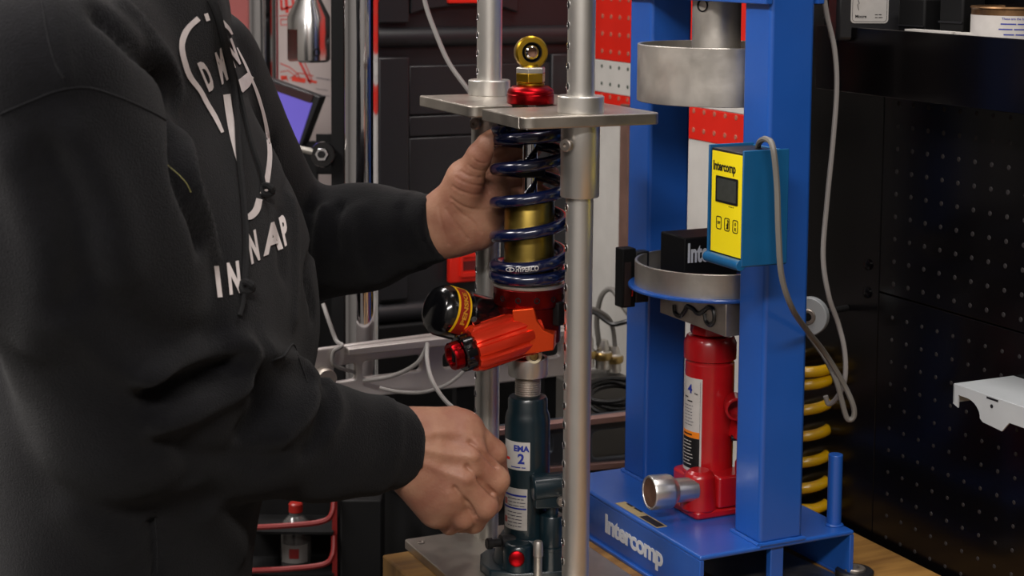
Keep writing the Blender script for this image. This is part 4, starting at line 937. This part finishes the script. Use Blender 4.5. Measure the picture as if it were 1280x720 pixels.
#PERSON
# ------------------------------------------------------------------ person: distance fields turned into surfaces
def nets(f, o, h):                          # surface nets of a sampled distance field
    s = f < 0; nx, ny, nz = f.shape
    c = [(i, j, k) for i in (0, 1) for j in (0, 1) for k in (0, 1)]
    S_ = [s[i:nx-1+i, j:ny-1+j, k:nz-1+k] for i, j, k in c]
    cnt = sum(x.astype(np.int8) for x in S_); act = (cnt > 0) & (cnt < 8)
    idx = -np.ones(act.shape, np.int64); A = np.argwhere(act); idx[act] = np.arange(len(A))
    val = np.stack([f[A[:, 0]+i, A[:, 1]+j, A[:, 2]+k] for i, j, k in c], 1)
    acc = np.zeros((len(A), 3)); n = np.zeros(len(A)); C = np.array(c, float)
    for a in range(8):
        for b in range(a+1, 8):
            if abs(C[a]-C[b]).sum() != 1: continue
            va, vb = val[:, a], val[:, b]; m = (va < 0) != (vb < 0)
            t = np.where(m, va/np.where(m, va-vb, 1), 0)
            acc += np.where(m[:, None], C[a]+(C[b]-C[a])*t[:, None], 0); n += m
    v = (A+acc/n[:, None])*h+o; q = []
    for ax in range(3):
        lo = [slice(1, -1)]*3; hi = [slice(1, -1)]*3; lo[ax] = slice(0, -1); hi[ax] = slice(1, None)
        a = s[tuple(lo)]; b = s[tuple(hi)]; E_ = np.argwhere(a != b)
        base = E_.copy()
        for d in range(3):
            if d != ax: base[:, d] += 1
        flip = a[tuple(E_.T)]
        u_, w_ = [(1, 2), (2, 0), (0, 1)][ax]
        def g(du, dw):
            p = base.copy(); p[:, u_] -= du; p[:, w_] -= dw; return idx[p[:, 0], p[:, 1], p[:, 2]]
        Q = np.stack([g(1, 1), g(0, 1), g(0, 0), g(1, 0)], 1)
        q.append(np.where(flip[:, None], Q, Q[:, ::-1]))
    return v, np.concatenate(q)
def smin(a, b, k):
    if k <= 0: return np.minimum(a, b)
    h = np.clip(.5+.5*(b-a)/k, 0, 1); return b+(a-b)*h-k*h*(1-h)
class Field:
    def __init__(s, lo, hi, h):
        s.lo = np.array(lo, float); s.h = h
        n = np.ceil((np.array(hi)-s.lo)/h).astype(int)+1
        g = [s.lo[i]+h*np.arange(n[i]) for i in range(3)]
        s.X, s.Y, s.Z = [a.astype(np.float32) for a in np.meshgrid(*g, indexing='ij')]; s.f = np.full(s.X.shape, 9., np.float32)
    def cone(s, a, b, ra, rb, k=.01, sub=False, flat=None):      # flat = (direction, factor): squashed along a direction
        a = np.array(a, float); b = np.array(b, float); d = b-a; L = d@d
        px, py, pz = s.X-a[0], s.Y-a[1], s.Z-a[2]
        t = np.clip((px*d[0]+py*d[1]+pz*d[2])/max(L, 1e-12), 0, 1)
        qx, qy, qz = px-t*d[0], py-t*d[1], pz-t*d[2]; r = ra+(rb-ra)*t
        if flat:
            n = np.array(flat[0], float); n /= np.linalg.norm(n); m = flat[1]; c = qx*n[0]+qy*n[1]+qz*n[2]
            D = np.sqrt(qx*qx+qy*qy+qz*qz+c*c*(m*m-1)); D = (D-r)*(.5+.5/m)
        else: D = np.sqrt(qx*qx+qy*qy+qz*qz)-r
        if sub: s.f = -smin(-s.f, D, k)
        else: s.f = smin(s.f, D, k)
        return s
    def merge(s, other, k): s.f = smin(s.f, other, k)
    def mesh(s): return nets(s.f, s.lo, s.h)
def relax(v, q, n=1, lam=.5):
    e = np.concatenate([q[:, [0, 1]], q[:, [1, 2]], q[:, [2, 3]], q[:, [3, 0]]])
    for _ in range(n):
        a = np.zeros_like(v); c = np.zeros(len(v))
        np.add.at(a, e[:, 0], v[e[:, 1]]); np.add.at(c, e[:, 0], 1); np.add.at(a, e[:, 1], v[e[:, 0]]); np.add.at(c, e[:, 1], 1)
        v = v+(a/np.maximum(c, 1)[:, None]-v)*lam
    return v
def np_mesh(name, v, q):
    me = bpy.data.meshes.new(name); me.from_pydata(v.tolist(), [], q.tolist()); me.update()
    if sum(1 for p in list(me.polygons)[:50] if 1) and False: pass
    return me
def vnormals(me):
    n = np.empty(len(me.vertices)*3); me.vertices.foreach_get('normal', n); return n.reshape(-1, 3)
def setv(me, v): me.vertices.foreach_set('co', v.ravel()); me.update()
A3 = lambda *p: np.array(atY(*p))
def polyd(v, P_):                           # distance of points to a polyline
    d = np.full(len(v), 9.)
    for a, b in zip(P_[:-1], P_[1:]):
        ab = b-a; t = np.clip(((v-a)@ab)/max(ab@ab, 1e-12), 0, 1); d = np.minimum(d, np.linalg.norm(v-a-t[:, None]*ab, axis=1))
    return d

fdir = np.array([.989, -.148, 0]); sdir = np.array([.148, .989, 0])
RS = A3(52, 75, 1.27); LS = RS+sdir*.37-fdir*.02-np.array([0, 0, .03])
MID = (RS+LS)/2
RE1 = A3(160, 505, 1.345); RW = A3(505, 560, 1.52)
LE1 = np.array([-.250, 1.80, 1.19]); LW = A3(548, 284, 1.69)
NECK = MID-fdir*.005+np.array([0, 0, .065])
HEAD = NECK+fdir*.055+np.array([0, 0, .165])
HIP = MID-np.array([0, 0, .52])-fdir*.02
person = thing('person', 'person in a black hooded sweatshirt reaching for the shock absorber with one hand', 'person', (0, 0, 0), 0)

# hoodie ---------------------------------------------------------
hf = Field((-.62, 1.02, .84), (-.02, 1.98, 1.60), .0062)
fl = (fdir, 1.35)
hf.cone(MID+[0, 0, -.10]-fdir*.022+sdir*.02, MID+[0, 0, -.30]-fdir*.012+sdir*.03, .150, .152, 0, flat=fl)
hf.cone(MID+[0, 0, -.30]-fdir*.012+sdir*.03, MID+[0, 0, -.56]-fdir*.026+sdir*.03, .152, .154, .06, flat=fl)
hf.cone(RS+[0, 0, -.015], NECK+[0, 0, -.03], .070, .078, .05)
hf.cone(LS+[0, 0, -.015]-sdir*.02, NECK+[0, 0, -.03], .066, .078, .05)
hf.cone(MID-sdir*.10+[0, 0, -.12]+fdir*.012, MID+sdir*.10+[0, 0, -.12]+fdir*.012, .085, .085, .05)
hf.cone(MID-sdir*.03+[0, 0, -.17]+fdir*.030, MID+sdir*.09+[0, 0, -.17]+fdir*.034, .090, .090, .05)
hf.cone(MID-sdir*.06+[0, 0, -.25]+fdir*.046, MID+sdir*.08+[0, 0, -.25]+fdir*.046, .095, .095, .07)
# hood round the neck
nk = NECK
for k in range(10):
    a0, a1 = 2*PI*k/10, 2*PI*(k+1)/10
    p = [nk+fdir*(math.cos(a)*.066-.012)+sdir*math.sin(a)*.080+np.array([0, 0, .018-.045*math.cos(a)]) for a in (a0, a1)]
    hf.cone(p[0], p[1], .034, .034, .018)
hf.cone(nk-fdir*.12+[0, 0, -.03]-sdir*.04, nk-fdir*.12+[0, 0, -.03]+sdir*.04, .055, .055, .04)
hf.cone(nk-fdir*.10+[0, 0, -.10], nk-fdir*.11+[0, 0, -.02], .05, .05, .04)
# sleeves
ARM = Field((-.62, 1.02, .84), (-.02, 1.98, 1.60), .0062)
ARM.cone(RS+[0, 0, -.01], RS*.55+RE1*.45+[-.005, 0, 0], .077, .090, 0)
ARM.cone(RS*.55+RE1*.45+[-.005, 0, 0], RE1, .090, .077, .03)
m1 = A3(300, 527, 1.425); m2 = A3(400, 551, 1.475); m3 = A3(470, 556, 1.506)
ARM.cone(RE1, m1, .076, .064, .02); ARM.cone(m1, m2, .064, .048, .02); ARM.cone(m2, m3, .048, .040, .02); ARM.cone(m3, RW, .040, .0375, .012)
l1 = LE1*.45+LW*.55
ARM.cone(LS+[0, 0, -.01], LE1, .074, .066, 0); ARM.cone(LE1, l1, .062, .052, .02); ARM.cone(l1, LW, .052, .036, .02)
hf.merge(ARM.f, .007)
# open ends: neck hole, cuffs, hem
hf.cone(nk+fdir*.01+[0, 0, -.02], nk+fdir*.05+[0, 0, .16], .048, .10, .01, sub=True)
rdir = (RW-m3)/np.linalg.norm(RW-m3); ldir = (LW-l1)/np.linalg.norm(LW-l1)
hf.cone(RW+rdir*.036, RW+rdir*.12, .062, .062, .003, sub=True, flat=(rdir, 1.9)); hf.cone(LW+ldir*.036, LW+ldir*.12, .062, .062, .003, sub=True, flat=(ldir, 1.9))
v, q = hf.mesh(); v = relax(v, q, 3, .5); me = np_mesh('hoodie', v, q)
print('hoodie', len(v))
bvh = BVHTree.FromPolygons([tuple(p) for p in v], [tuple(x) for x in q.tolist()])
def hit(x, y, t=bvh, lift=.0):
    d = Vector(ray(x, y)).normalized(); r = t.ray_cast(Vector(CAM), d)
    if r[0] is None: return None
    n = r[1] if r[1].dot(d) < 0 else -r[1]
    return r[0]+n*lift
def folds(v, n, specs, t=bvh):
    dsp = np.zeros(len(v))
    for pts, wd, amp in specs:
        P_ = [hit(*p, t=t) for p in pts]; P_ = [np.array(p) for p in P_ if p is not None]
        if len(P_) < 2: continue
        P_ = [np.array(p) for p in spline(P_, 5)]
        P_ = [np.array(p) for p in P_]; d = polyd(v, P_); dsp += amp*GAIN*np.exp(-(d/wd)**2)
    return dsp
n = vnormals(me)
FOLDS = [
 ([(180, 468), (215, 452), (260, 438), (302, 434), (314, 458), (298, 484), (255, 508), (200, 530)], .010, .009),
 ([(190, 492), (230, 480), (270, 466), (290, 456)], .010, -.010),
 ([(330, 440), (370, 455), (392, 478), (385, 510), (352, 545)], .010, .007),
 ([(318, 470), (330, 500), (310, 540)], .012, -.007),
 ([(410, 478), (424, 510), (412, 545)], .008, .004), ([(398, 490), (402, 530), (385, 565)], .008, -.004),
 ([(120, 350), (160, 400), (220, 430), (270, 425)], .014, -.006), ([(90, 400), (140, 450), (190, 470)], .014, .005),
 ([(125, 20), (170, 60), (200, 110), (212, 150), (222, 220), (250, 300)], .009, -.008),
 ([(150, 5), (190, 55), (220, 120), (236, 220), (262, 320)], .008, .005),
 ([(60, -5), (70, 40), (82, 98)], .006, .0025), ([(20, 200), (60, 330), (50, 430)], .02, .006), ([(90, 170), (140, 260), (150, 340)], .018, .005), ([(60, 190), (100, 280), (95, 370)], .012, -.005),
 ([(235, 560), (240, 600)], .01, -.003), ([(200, 560), (270, 575), (340, 580)], .012, -.004),
 ([(190, 655), (196, 700), (197, 720)], .004, -.004), ([(100, 640), (150, 690)], .02, .005), ([(260, 640), (300, 690)], .014, .005),
 ([(405, 262), (398, 300), (402, 350), (412, 385)], .006, .004), ([(425, 258), (417, 310), (425, 375)], .006, -.004), ([(450, 262), (455, 310), (470, 350)], .009, .003), ([(385, 262), (386, 330), (392, 390)], .006, -.005),
 ([(500, 262), (512, 290), (530, 318)], .006, -.002),
 ([(340, 180), (350, 260), (352, 340)], .008, -.003), ([(362, 250), (368, 320), (366, 400)], .007, .003),
]
GAIN = 1.5; dsp = folds(v, n, FOLDS); GAIN = 1.0
nn = np.array([noise.noise(Vector((p[0]*9, p[1]*9, p[2]*6)))*.004+noise.noise(Vector((p[0]*22+5, p[1]*22, p[2]*14)))*.0018 for p in v])
v = v+n*(dsp+nn)[:, None]
# ribbed cuffs: pulled in behind a small step
for W, D_ in ((RW, rdir), (LW, ldir)):
    s_ = (v-W)@D_; rr = np.linalg.norm((v-W)-s_[:, None]*D_, axis=1)
    near = (rr < .075); m = near & (s_ > -.022) & (s_ < .05)
    v[m] -= n[m]*.0022
me2 = me; setv(me2, v)
hood = obj('hoodie', me2, HOODIE, person, angle=180)
bvh2 = BVHTree.FromPolygons([tuple(p) for p in v], [tuple(x) for x in q.tolist()])
print('hoodie done')
# seams, cords, print
def cordpx(name, pts, r, m, lift, n=6, sub=8):
    P_ = [hit(x, y, bvh2, lift) for x, y in [(p.x, p.y) for p in spline([(a, b, 0) for a, b in pts], sub)]]
    P_ = [p for p in P_ if p is not None]; return obj(name, MB().tube(P_, r, n), m, hood)
cordpx('seam', [(0, 143), (40, 126), (75, 113), (110, 110), (150, 122), (190, 140), (207, 150)], .0009, HOODIE, .0001)
cordpx('seam', [(52, 0), (60, 45), (70, 80), (80, 98)], .0008, HOODIE, .0001)
cordpx('seam', [(340, 450), (355, 444), (366, 430), (372, 445), (384, 478)], .0009, HOODIE, .0002)
cordpx('seam', [(194, 640), (197, 680), (197, 716)], .0008, HOODIE, .0001)
cordpx('drawstring', [(258, 0), (267, 20), (275, 50), (282, 80), (288, 110), (292, 150), (295, 200), (300, 250), (303, 300), (302, 345), (301, 358)], .0027, CORD, .0035)
cordpx('drawstring', [(263, -2), (271, 22), (279, 52), (286, 82), (294, 112), (303, 150), (312, 185), (322, 215), (327, 236)], .0022, CORD, .0030)
for x, y in ((302, 360), (327, 240)):
    p = hit(x, y, bvh2, .005); obj('cord_knot', MB().tube([p+Vector((.005*math.cos(a), -.002*math.sin(2*a), .004*math.sin(a))) for a in np.linspace(0, 2*PI, 12)], .0030, 8), CORD, hood)
p0 = hit(302, 362, bvh2, .003)
cordpx('drawstring_end', [(302, 362), (300, 380), (296, 395)], .002, CORD, .003)
cordpx('loose_thread', [(208, 207), (220, 216), (232, 228), (238, 240)], .0003, mat('thread', '8a8450', .6), .0012)
LIFT = .0011
def band(pts):                              # pts: (x, y, width) in photo pixels, laid on the cloth
    P_ = spline([(a, b, c) for a, b, c in pts], 8); vs = []
    for i, p in enumerate(P_):
        t = P_[min(i+1, len(P_)-1)]-P_[max(i-1, 0)]; L_ = math.hypot(t.x, t.y) or 1; nx, ny = -t.y/L_*p.z/2, t.x/L_*p.z/2
        for s_ in (-1, 0, 1): vs.append(hit(p.x+nx*s_, p.y+ny*s_, bvh2, LIFT))
    if any(x is None for x in vs): return MB()
    fs = []
    for i in range(len(P_)-1):
        b = 3*i; fs += [(b, b+1, b+4, b+3), (b+1, b+2, b+5, b+4)]
    return MB().add(vs, fs)
def glyph(ch, bl, wv, hv, bold=.07):
    m_ = text(ch, 1, bold); xs = [p[0] for p in m_.v]; ys = [p[1] for p in m_.v]; x0, x1, y0, y1 = min(xs), max(xs), min(ys), max(ys)
    me_ = m_.mesh('t'); bm = bmesh.new(); bm.from_mesh(me_); bmesh.ops.triangulate(bm, faces=bm.faces)
    bmesh.ops.subdivide_edges(bm, edges=[e for e in bm.edges if e.calc_length() > .25], cuts=3, use_grid_fill=False); bmesh.ops.triangulate(bm, faces=bm.faces)
    out = MB(); vs = []
    for p in bm.verts:
        a = (p.co.x-x0)/(x1-x0); b = (p.co.y-y0)/(y1-y0); vs.append(hit(bl[0]+wv[0]*a+hv[0]*b, bl[1]+wv[1]*a+hv[1]*b, bvh2, LIFT))
    bm.verts.index_update()
    if all(x is not None for x in vs): out.add(vs, [tuple(v_.index for v_ in f.verts) for f in bm.faces])
    bm.free(); bpy.data.meshes.remove(me_); return out
em = MB()
for pts in ([(247, 23, 7), (236, 33, 7), (229, 44, 8), (226, 58, 7), (229, 75, 7), (236, 95, 7), (249, 113, 6), (258, 130, 6), (268, 147, 6), (277, 166, 4)],
            [(256, 17, 5), (259, 26, 5)], [(268, 17, 2), (276, 27, 5), (284, 35, 4), (289, 43, 2)],
            [(295, 60, 1.5), (305, 80, 3), (313, 98, 3), (321, 118, 4), (329, 145, 4), (334, 172, 5), (336, 195, 6), (333, 222, 7), (328, 243, 9)],
            [(282, 118, 9), (285, 140, 9), (290, 168, 9), (297, 200, 6), (301, 214, 2)],
            [(301, 226, 3), (304, 244, 4)], [(303, 270, 5), (311, 271, 8), (319, 263, 9), (323, 249, 8)],
            [(297, 110, 16), (305, 103, 15), (312, 94, 10)]):
    b_ = band(pts); em.add(b_.v, b_.f)
obj('chest_emblem', em, PRINT, hood, label='off-white line emblem printed on the chest')
lm = MB()
for a in (('D', (260, 115), (9, -5), (-15, -36)), ('M', (276, 106), (8, -7), (-9, -40)), ('N', (291, 86), (9, -6), (-12, -33)),
          ('I', (271, 372), (6, -.5), (-5, -40)), ('N', (286, 369), (15, -3), (-4, -40)), ('N', (313, 331), (11, -6), (-6, -38)), ('A', (328, 321), (25, -10), (-1, -38)), ('P', (355, 309), (7, -6), (-8, -36))):
    b_ = glyph(*a); lm.add(b_.v, b_.f)
obj('chest_lettering', lm, PRINT, hood, kind='stuff', label='off-white letters printed on the chest')
print('print done')

# hands ----------------------------------------------------------
def chain(F_, pts, rs, k=.004):
    g = Field.__new__(Field); g.X, g.Y, g.Z, g.lo, g.h = F_.X, F_.Y, F_.Z, F_.lo, F_.h; g.f = np.full(F_.X.shape, 9., np.float32)
    for i in range(len(pts)-1): g.cone(pts[i], pts[i+1], rs[i], rs[i+1], k)
    return g.f
# left hand: thumb up in front of the spring, fingers closing behind it
lw = LW
LH = Field((-.125, 1.59, 1.16), (.07, 1.80, 1.36), .0015)
w0 = lw-ldir*.09; pf_ = (np.array([.55, .2, .6]), 1.0)
w1 = A3(551, 284, 1.690); w2 = A3(566, 276, 1.688)
up = np.array([0., 0., 1.]); hd_ = np.array([0., 1, 0])
LH.cone(w0, w1, .027, .028, .01, flat=(hd_, 1.25))
LH.cone(w1, w2, .0285, .031, .01, flat=(hd_, 1.3))
pal = A3(592, 262, 1.700); LH.cone(w2, pal, .032, .036, .012, flat=(hd_, 1.55))
LH.cone(A3(575, 290, 1.688), A3(602, 290, 1.685), .018, .016, .012)          # heel of the hand
LH.cone(A3(565, 262, 1.680), A3(580, 224, 1.668), .020, .0185, .012)          # ball of the thumb
LH.cone(A3(590, 270, 1.690), A3(612, 235, 1.700), .024, .018, .012)
LH.merge(chain(LH, [A3(578, 240, 1.674), A3(585, 219, 1.664), A3(600, 194, 1.652), A3(611, 181, 1.648), A3(617, 173, 1.646)], [.0185, .0150, .0125, .0118, .0098], .004), .007)
fing = [
 ([A3(596, 224, 1.706), A3(612, 205, 1.710), A3(637, 190, 1.706), A3(655, 186, 1.704), A3(668, 187, 1.700)], [.012, .0112, .0098, .0090, .0078]),
 ([A3(600, 240, 1.708), A3(618, 226, 1.711), A3(650, 218, 1.710), A3(676, 216, 1.706), A3(690, 218, 1.696)], [.012, .0115, .0100, .0092, .008]),
 ([A3(600, 258, 1.708), A3(618, 252, 1.711), A3(650, 246, 1.710), A3(674, 243, 1.706), A3(687, 245, 1.698)], [.012, .0108, .0096, .0088, .0078]),
 ([A3(598, 276, 1.710), A3(616, 278, 1.709), A3(640, 274, 1.709), A3(658, 271, 1.706), A3(670, 271, 1.702)], [.011, .0095, .0085, .0078, .0068]),
]
for p, r_ in fing: LH.merge(chain(LH, p, r_), .0045)
LH.f = np.maximum(LH.f, -(np.sqrt((LH.X-S0.x)**2+(LH.Y-S0.y)**2)-.0375)*np.where((LH.Y > S0.y+.0) | (LH.X < S0.x), 1, 1))
hv_, hq = LH.mesh(); hv_ = relax(hv_, hq, 2, .4)
# right hand: loosely closed, knuckles forward
RH = Field((-.15, 1.42, .93), (.02, 1.66, 1.13), .00125)
vd = np.array([.15, 1, .1])
r0 = RW-rdir*.09; r1 = A3(515, 556, 1.520); r2 = A3(535, 560, 1.527)
RH.cone(r0, r1, .027, .0275, .01, flat=(vd, 1.2)); RH.cone(A3(516, 545, 1.522), A3(560, 545, 1.535), .0265, .027, .012, flat=(vd, 1.25)); RH.cone(A3(518, 572, 1.518), A3(553, 600, 1.522), .0255, .027, .012, flat=(vd, 1.25))
RH.cone(A3(518, 590, 1.520), A3(548, 632, 1.530), .024, .021, .012)
MC = [A3(583, 538, 1.535), A3(586, 567, 1.518), A3(577, 596, 1.512), A3(560, 621, 1.514)]
RH.cone(r2, MC[0], .026, .0165, .012, flat=(vd, 1.2)); RH.cone(r2, MC[1], .027, .0170, .012, flat=(vd, 1.2)); RH.cone(r2, MC[2], .027, .0168, .012, flat=(vd, 1.2)); RH.cone(r2, MC[3], .027, .0160, .012, flat=(vd, 1.2))
rf = [
 ([MC[0], A3(617, 566, 1.545), A3(621, 592, 1.562), A3(610, 608, 1.572)], [.0142, .0118, .0102, .0088]),
 ([MC[1], A3(620, 600, 1.525), A3(613, 628, 1.545), A3(598, 638, 1.560)], [.0145, .0122, .0106, .0090]),
 ([MC[2], A3(606, 632, 1.518), A3(592, 652, 1.538), A3(573, 654, 1.552)], [.0140, .0118, .0102, .0088]),
 ([MC[3], A3(579, 646, 1.522), A3(562, 655, 1.540), A3(550, 648, 1.548)], [.0128, .0105, .0092, .0080]),
]
for p, r_ in rf: RH.merge(chain(RH, p, r_), .0025)
RH.merge(chain(RH, [A3(535, 540, 1.55), A3(566, 528, 1.572), A3(590, 540, 1.588), A3(604, 560, 1.592)], [.018, .0145, .0120, .0095]), .008)
rv, rq = RH.mesh(); rv = relax(rv, rq, 2, .4)
hb1 = BVHTree.FromPolygons([tuple(p) for p in hv_], [tuple(x) for x in hq.tolist()]); hb2 = BVHTree.FromPolygons([tuple(p) for p in rv], [tuple(x) for x in rq.tolist()])
m_ = np_mesh('t', hv_, hq); n = vnormals(m_)
CR = [([(576, 214), (587, 220), (600, 222), (611, 217)], .0011, -.0012), ([(571, 222), (585, 229), (600, 232), (612, 229)], .0011, -.0011), ([(567, 233), (582, 240), (598, 243), (611, 241)], .0013, -.0010),
      ([(564, 248), (578, 257), (596, 262), (611, 262)], .0015, -.0012), ([(566, 255), (576, 266), (590, 276), (601, 290)], .0012, -.0010), ([(558, 262), (570, 280), (584, 298)], .0016, -.0008), ([(548, 258), (552, 280), (560, 305)], .0015, -.0007),
      ([(590, 196), (598, 203), (608, 204)], .0010, -.0008), ([(585, 206), (594, 212), (606, 213)], .0010, -.0008), ([(575, 228), (588, 252), (600, 280)], .012, .0016)]
hv_ = hv_+n*folds(hv_, n, CR, hb1)[:, None]; bpy.data.meshes.remove(m_)
m_ = np_mesh('t', rv, rq); n = vnormals(m_)
CR = [([(520, 545), (555, 540), (588, 541)], .004, .0012), ([(520, 560), (560, 568), (594, 571)], .004, .0014), ([(520, 575), (555, 590), (585, 600)], .004, .0012), ([(560, 552), (585, 556)], .005, -.0012), ([(555, 580), (585, 586)], .005, -.0012),
      ([(588, 552), (604, 566), (621, 583)], .0022, -.0034), ([(584, 583), (600, 601), (616, 617)], .0022, -.0034), ([(568, 610), (583, 628), (594, 645)], .0022, -.0032), ([(546, 548), (566, 551)], .004, -.001), ([(580, 534), (584, 543)], .007, .0009), ([(585, 563), (589, 573)], .007, .0009), ([(576, 592), (580, 601)], .007, .0009), ([(560, 618), (563, 626)], .005, .0012)]
rv = rv+n*folds(rv, n, CR, hb2)[:, None]; bpy.data.meshes.remove(m_)
# rest of the body (inside the clothes, head and legs above and below the frame)
bf = Field((-.66, 1.08, -.01), (-.03, 1.9, 1.80), .013)
bf.cone(MID+[0, 0, -.12]-fdir*.01, MID+[0, 0, -.42]-fdir*.02, .135, .125, 0, flat=(fdir, 1.4)); bf.cone(RS+sdir*.03, LS-sdir*.03, .052, .052, .04)
bf.cone(MID, HEAD-[0, 0, .08], .058, .054, .03); bf.cone(HEAD, HEAD-fdir*.02+[0, 0, .02], .078, .088, .02); bf.cone(HEAD+fdir*.035-[0, 0, .06], HEAD+fdir*.05-[0, 0, .075], .042, .03, .03)
bf.cone(HEAD+fdir*.085-[0, 0, .0], HEAD+fdir*.098-[0, 0, .02], .010, .014, .01)
for s_ in (-1, 1): bf.cone(HEAD+sdir*s_*.078-[0, 0, .01], HEAD+sdir*s_*.082-[0, 0, .03], .018, .013, .008, flat=(sdir, 1.6))
for a_, b_, c_ in ((RS, RE1, RW), (LS, LE1, LW)):
    d_ = (c_-b_)/np.linalg.norm(c_-b_); bf.cone(a_, b_, .046, .038, .02); bf.cone(b_, c_-d_*.03, .040, .026, .01)
bv, bq_ = bf.mesh(); bv = relax(bv, bq_, 2)
V_ = np.concatenate([bv, hv_, rv]); Q_ = np.concatenate([bq_, hq+len(bv), rq+len(bv)+len(hv_)])
body = obj('body', np_mesh('body', V_, Q_), SKIN, person, angle=180)
# thumb nail
tn = hit(617, 172, hb1, .0)
if tn is not None:
    d_ = Vector(A3(617, 173, 1.646)-A3(606, 188, 1.650)).normalized(); nn_ = Vector((.55, -.60, .55)).normalized()
    Mn = frame(nn_, x=d_, o=Vector(A3(615.5, 176, 1.646))+nn_*.0088)
    pr = [(math.cos(a)*.0062, math.sin(a)*.0050, -.0022*math.sin(a)**2) for a in np.linspace(0, 2*PI, 20, endpoint=False)]
    obj('thumb_nail', MB().add([(0, 0, .0008)]+pr+[(x*.98, y, z-.0012) for x, y, z in pr], [(0, 1+i, 1+(i+1) % 20) for i in range(20)]+[(1+i, 21+i, 21+(i+1) % 20, 1+(i+1) % 20) for i in range(20)], Mn), NAIL, body)
# hair, trousers, shoes: outside the frame
hr_ = Field(HEAD-[.14, .14, .08], HEAD+[.14, .14, .16], .008)
hr_.cone(HEAD-fdir*.012+[0, 0, .015], HEAD-fdir*.03+[0, 0, .028], .088, .093, .01); hr_.cone(HEAD+fdir*.10-[0, 0, .05], HEAD+fdir*.12+[0, 0, .02], .07, .045, .012, sub=True)
a, b_ = hr_.mesh(); obj('hair', np_mesh('hair', relax(a, b_, 1), b_), mat('dark_hair', '1a1412', .7), person, angle=180)
tf = Field((-.62, 1.05, .0), (-.08, 1.85, 1.02), .013)
tf.cone(HIP-sdir*.01, HIP+sdir*.06, .112, .112, 0)
sf = Field((-.62, 1.05, 0), (-.0, 1.85, .16), .009)
for s_ in (-1, 1):
    h_ = HIP+sdir*(s_*.075+.025)-[0, 0, .05]; k_ = np.array([h_[0]+fdir[0]*.03, h_[1], .50]); a_ = np.array([h_[0]-.01, h_[1]-.0, .10])
    tf.cone(h_, k_, .092, .066, .03); tf.cone(k_, a_, .064, .052, .03)
    sf.cone(a_+[-.03, 0, -.055], a_+[.05, -.012, -.058], .042, .040, .02); sf.cone(a_+[.05, -.012, -.058], a_+[.14, -.03, -.062], .042, .034, .02); sf.cone(a_+[0, 0, -.04], a_+[0, 0, 0], .045, .045, .02)
a, b_ = tf.mesh(); obj('trousers', np_mesh('trousers', relax(a, b_, 2), b_), TROUSER, person, angle=180)
sf.f = np.maximum(sf.f, .002-sf.Z)
a, b_ = sf.mesh(); obj('shoes', np_mesh('shoes', relax(a, b_, 1), b_), BLK, person, angle=180)
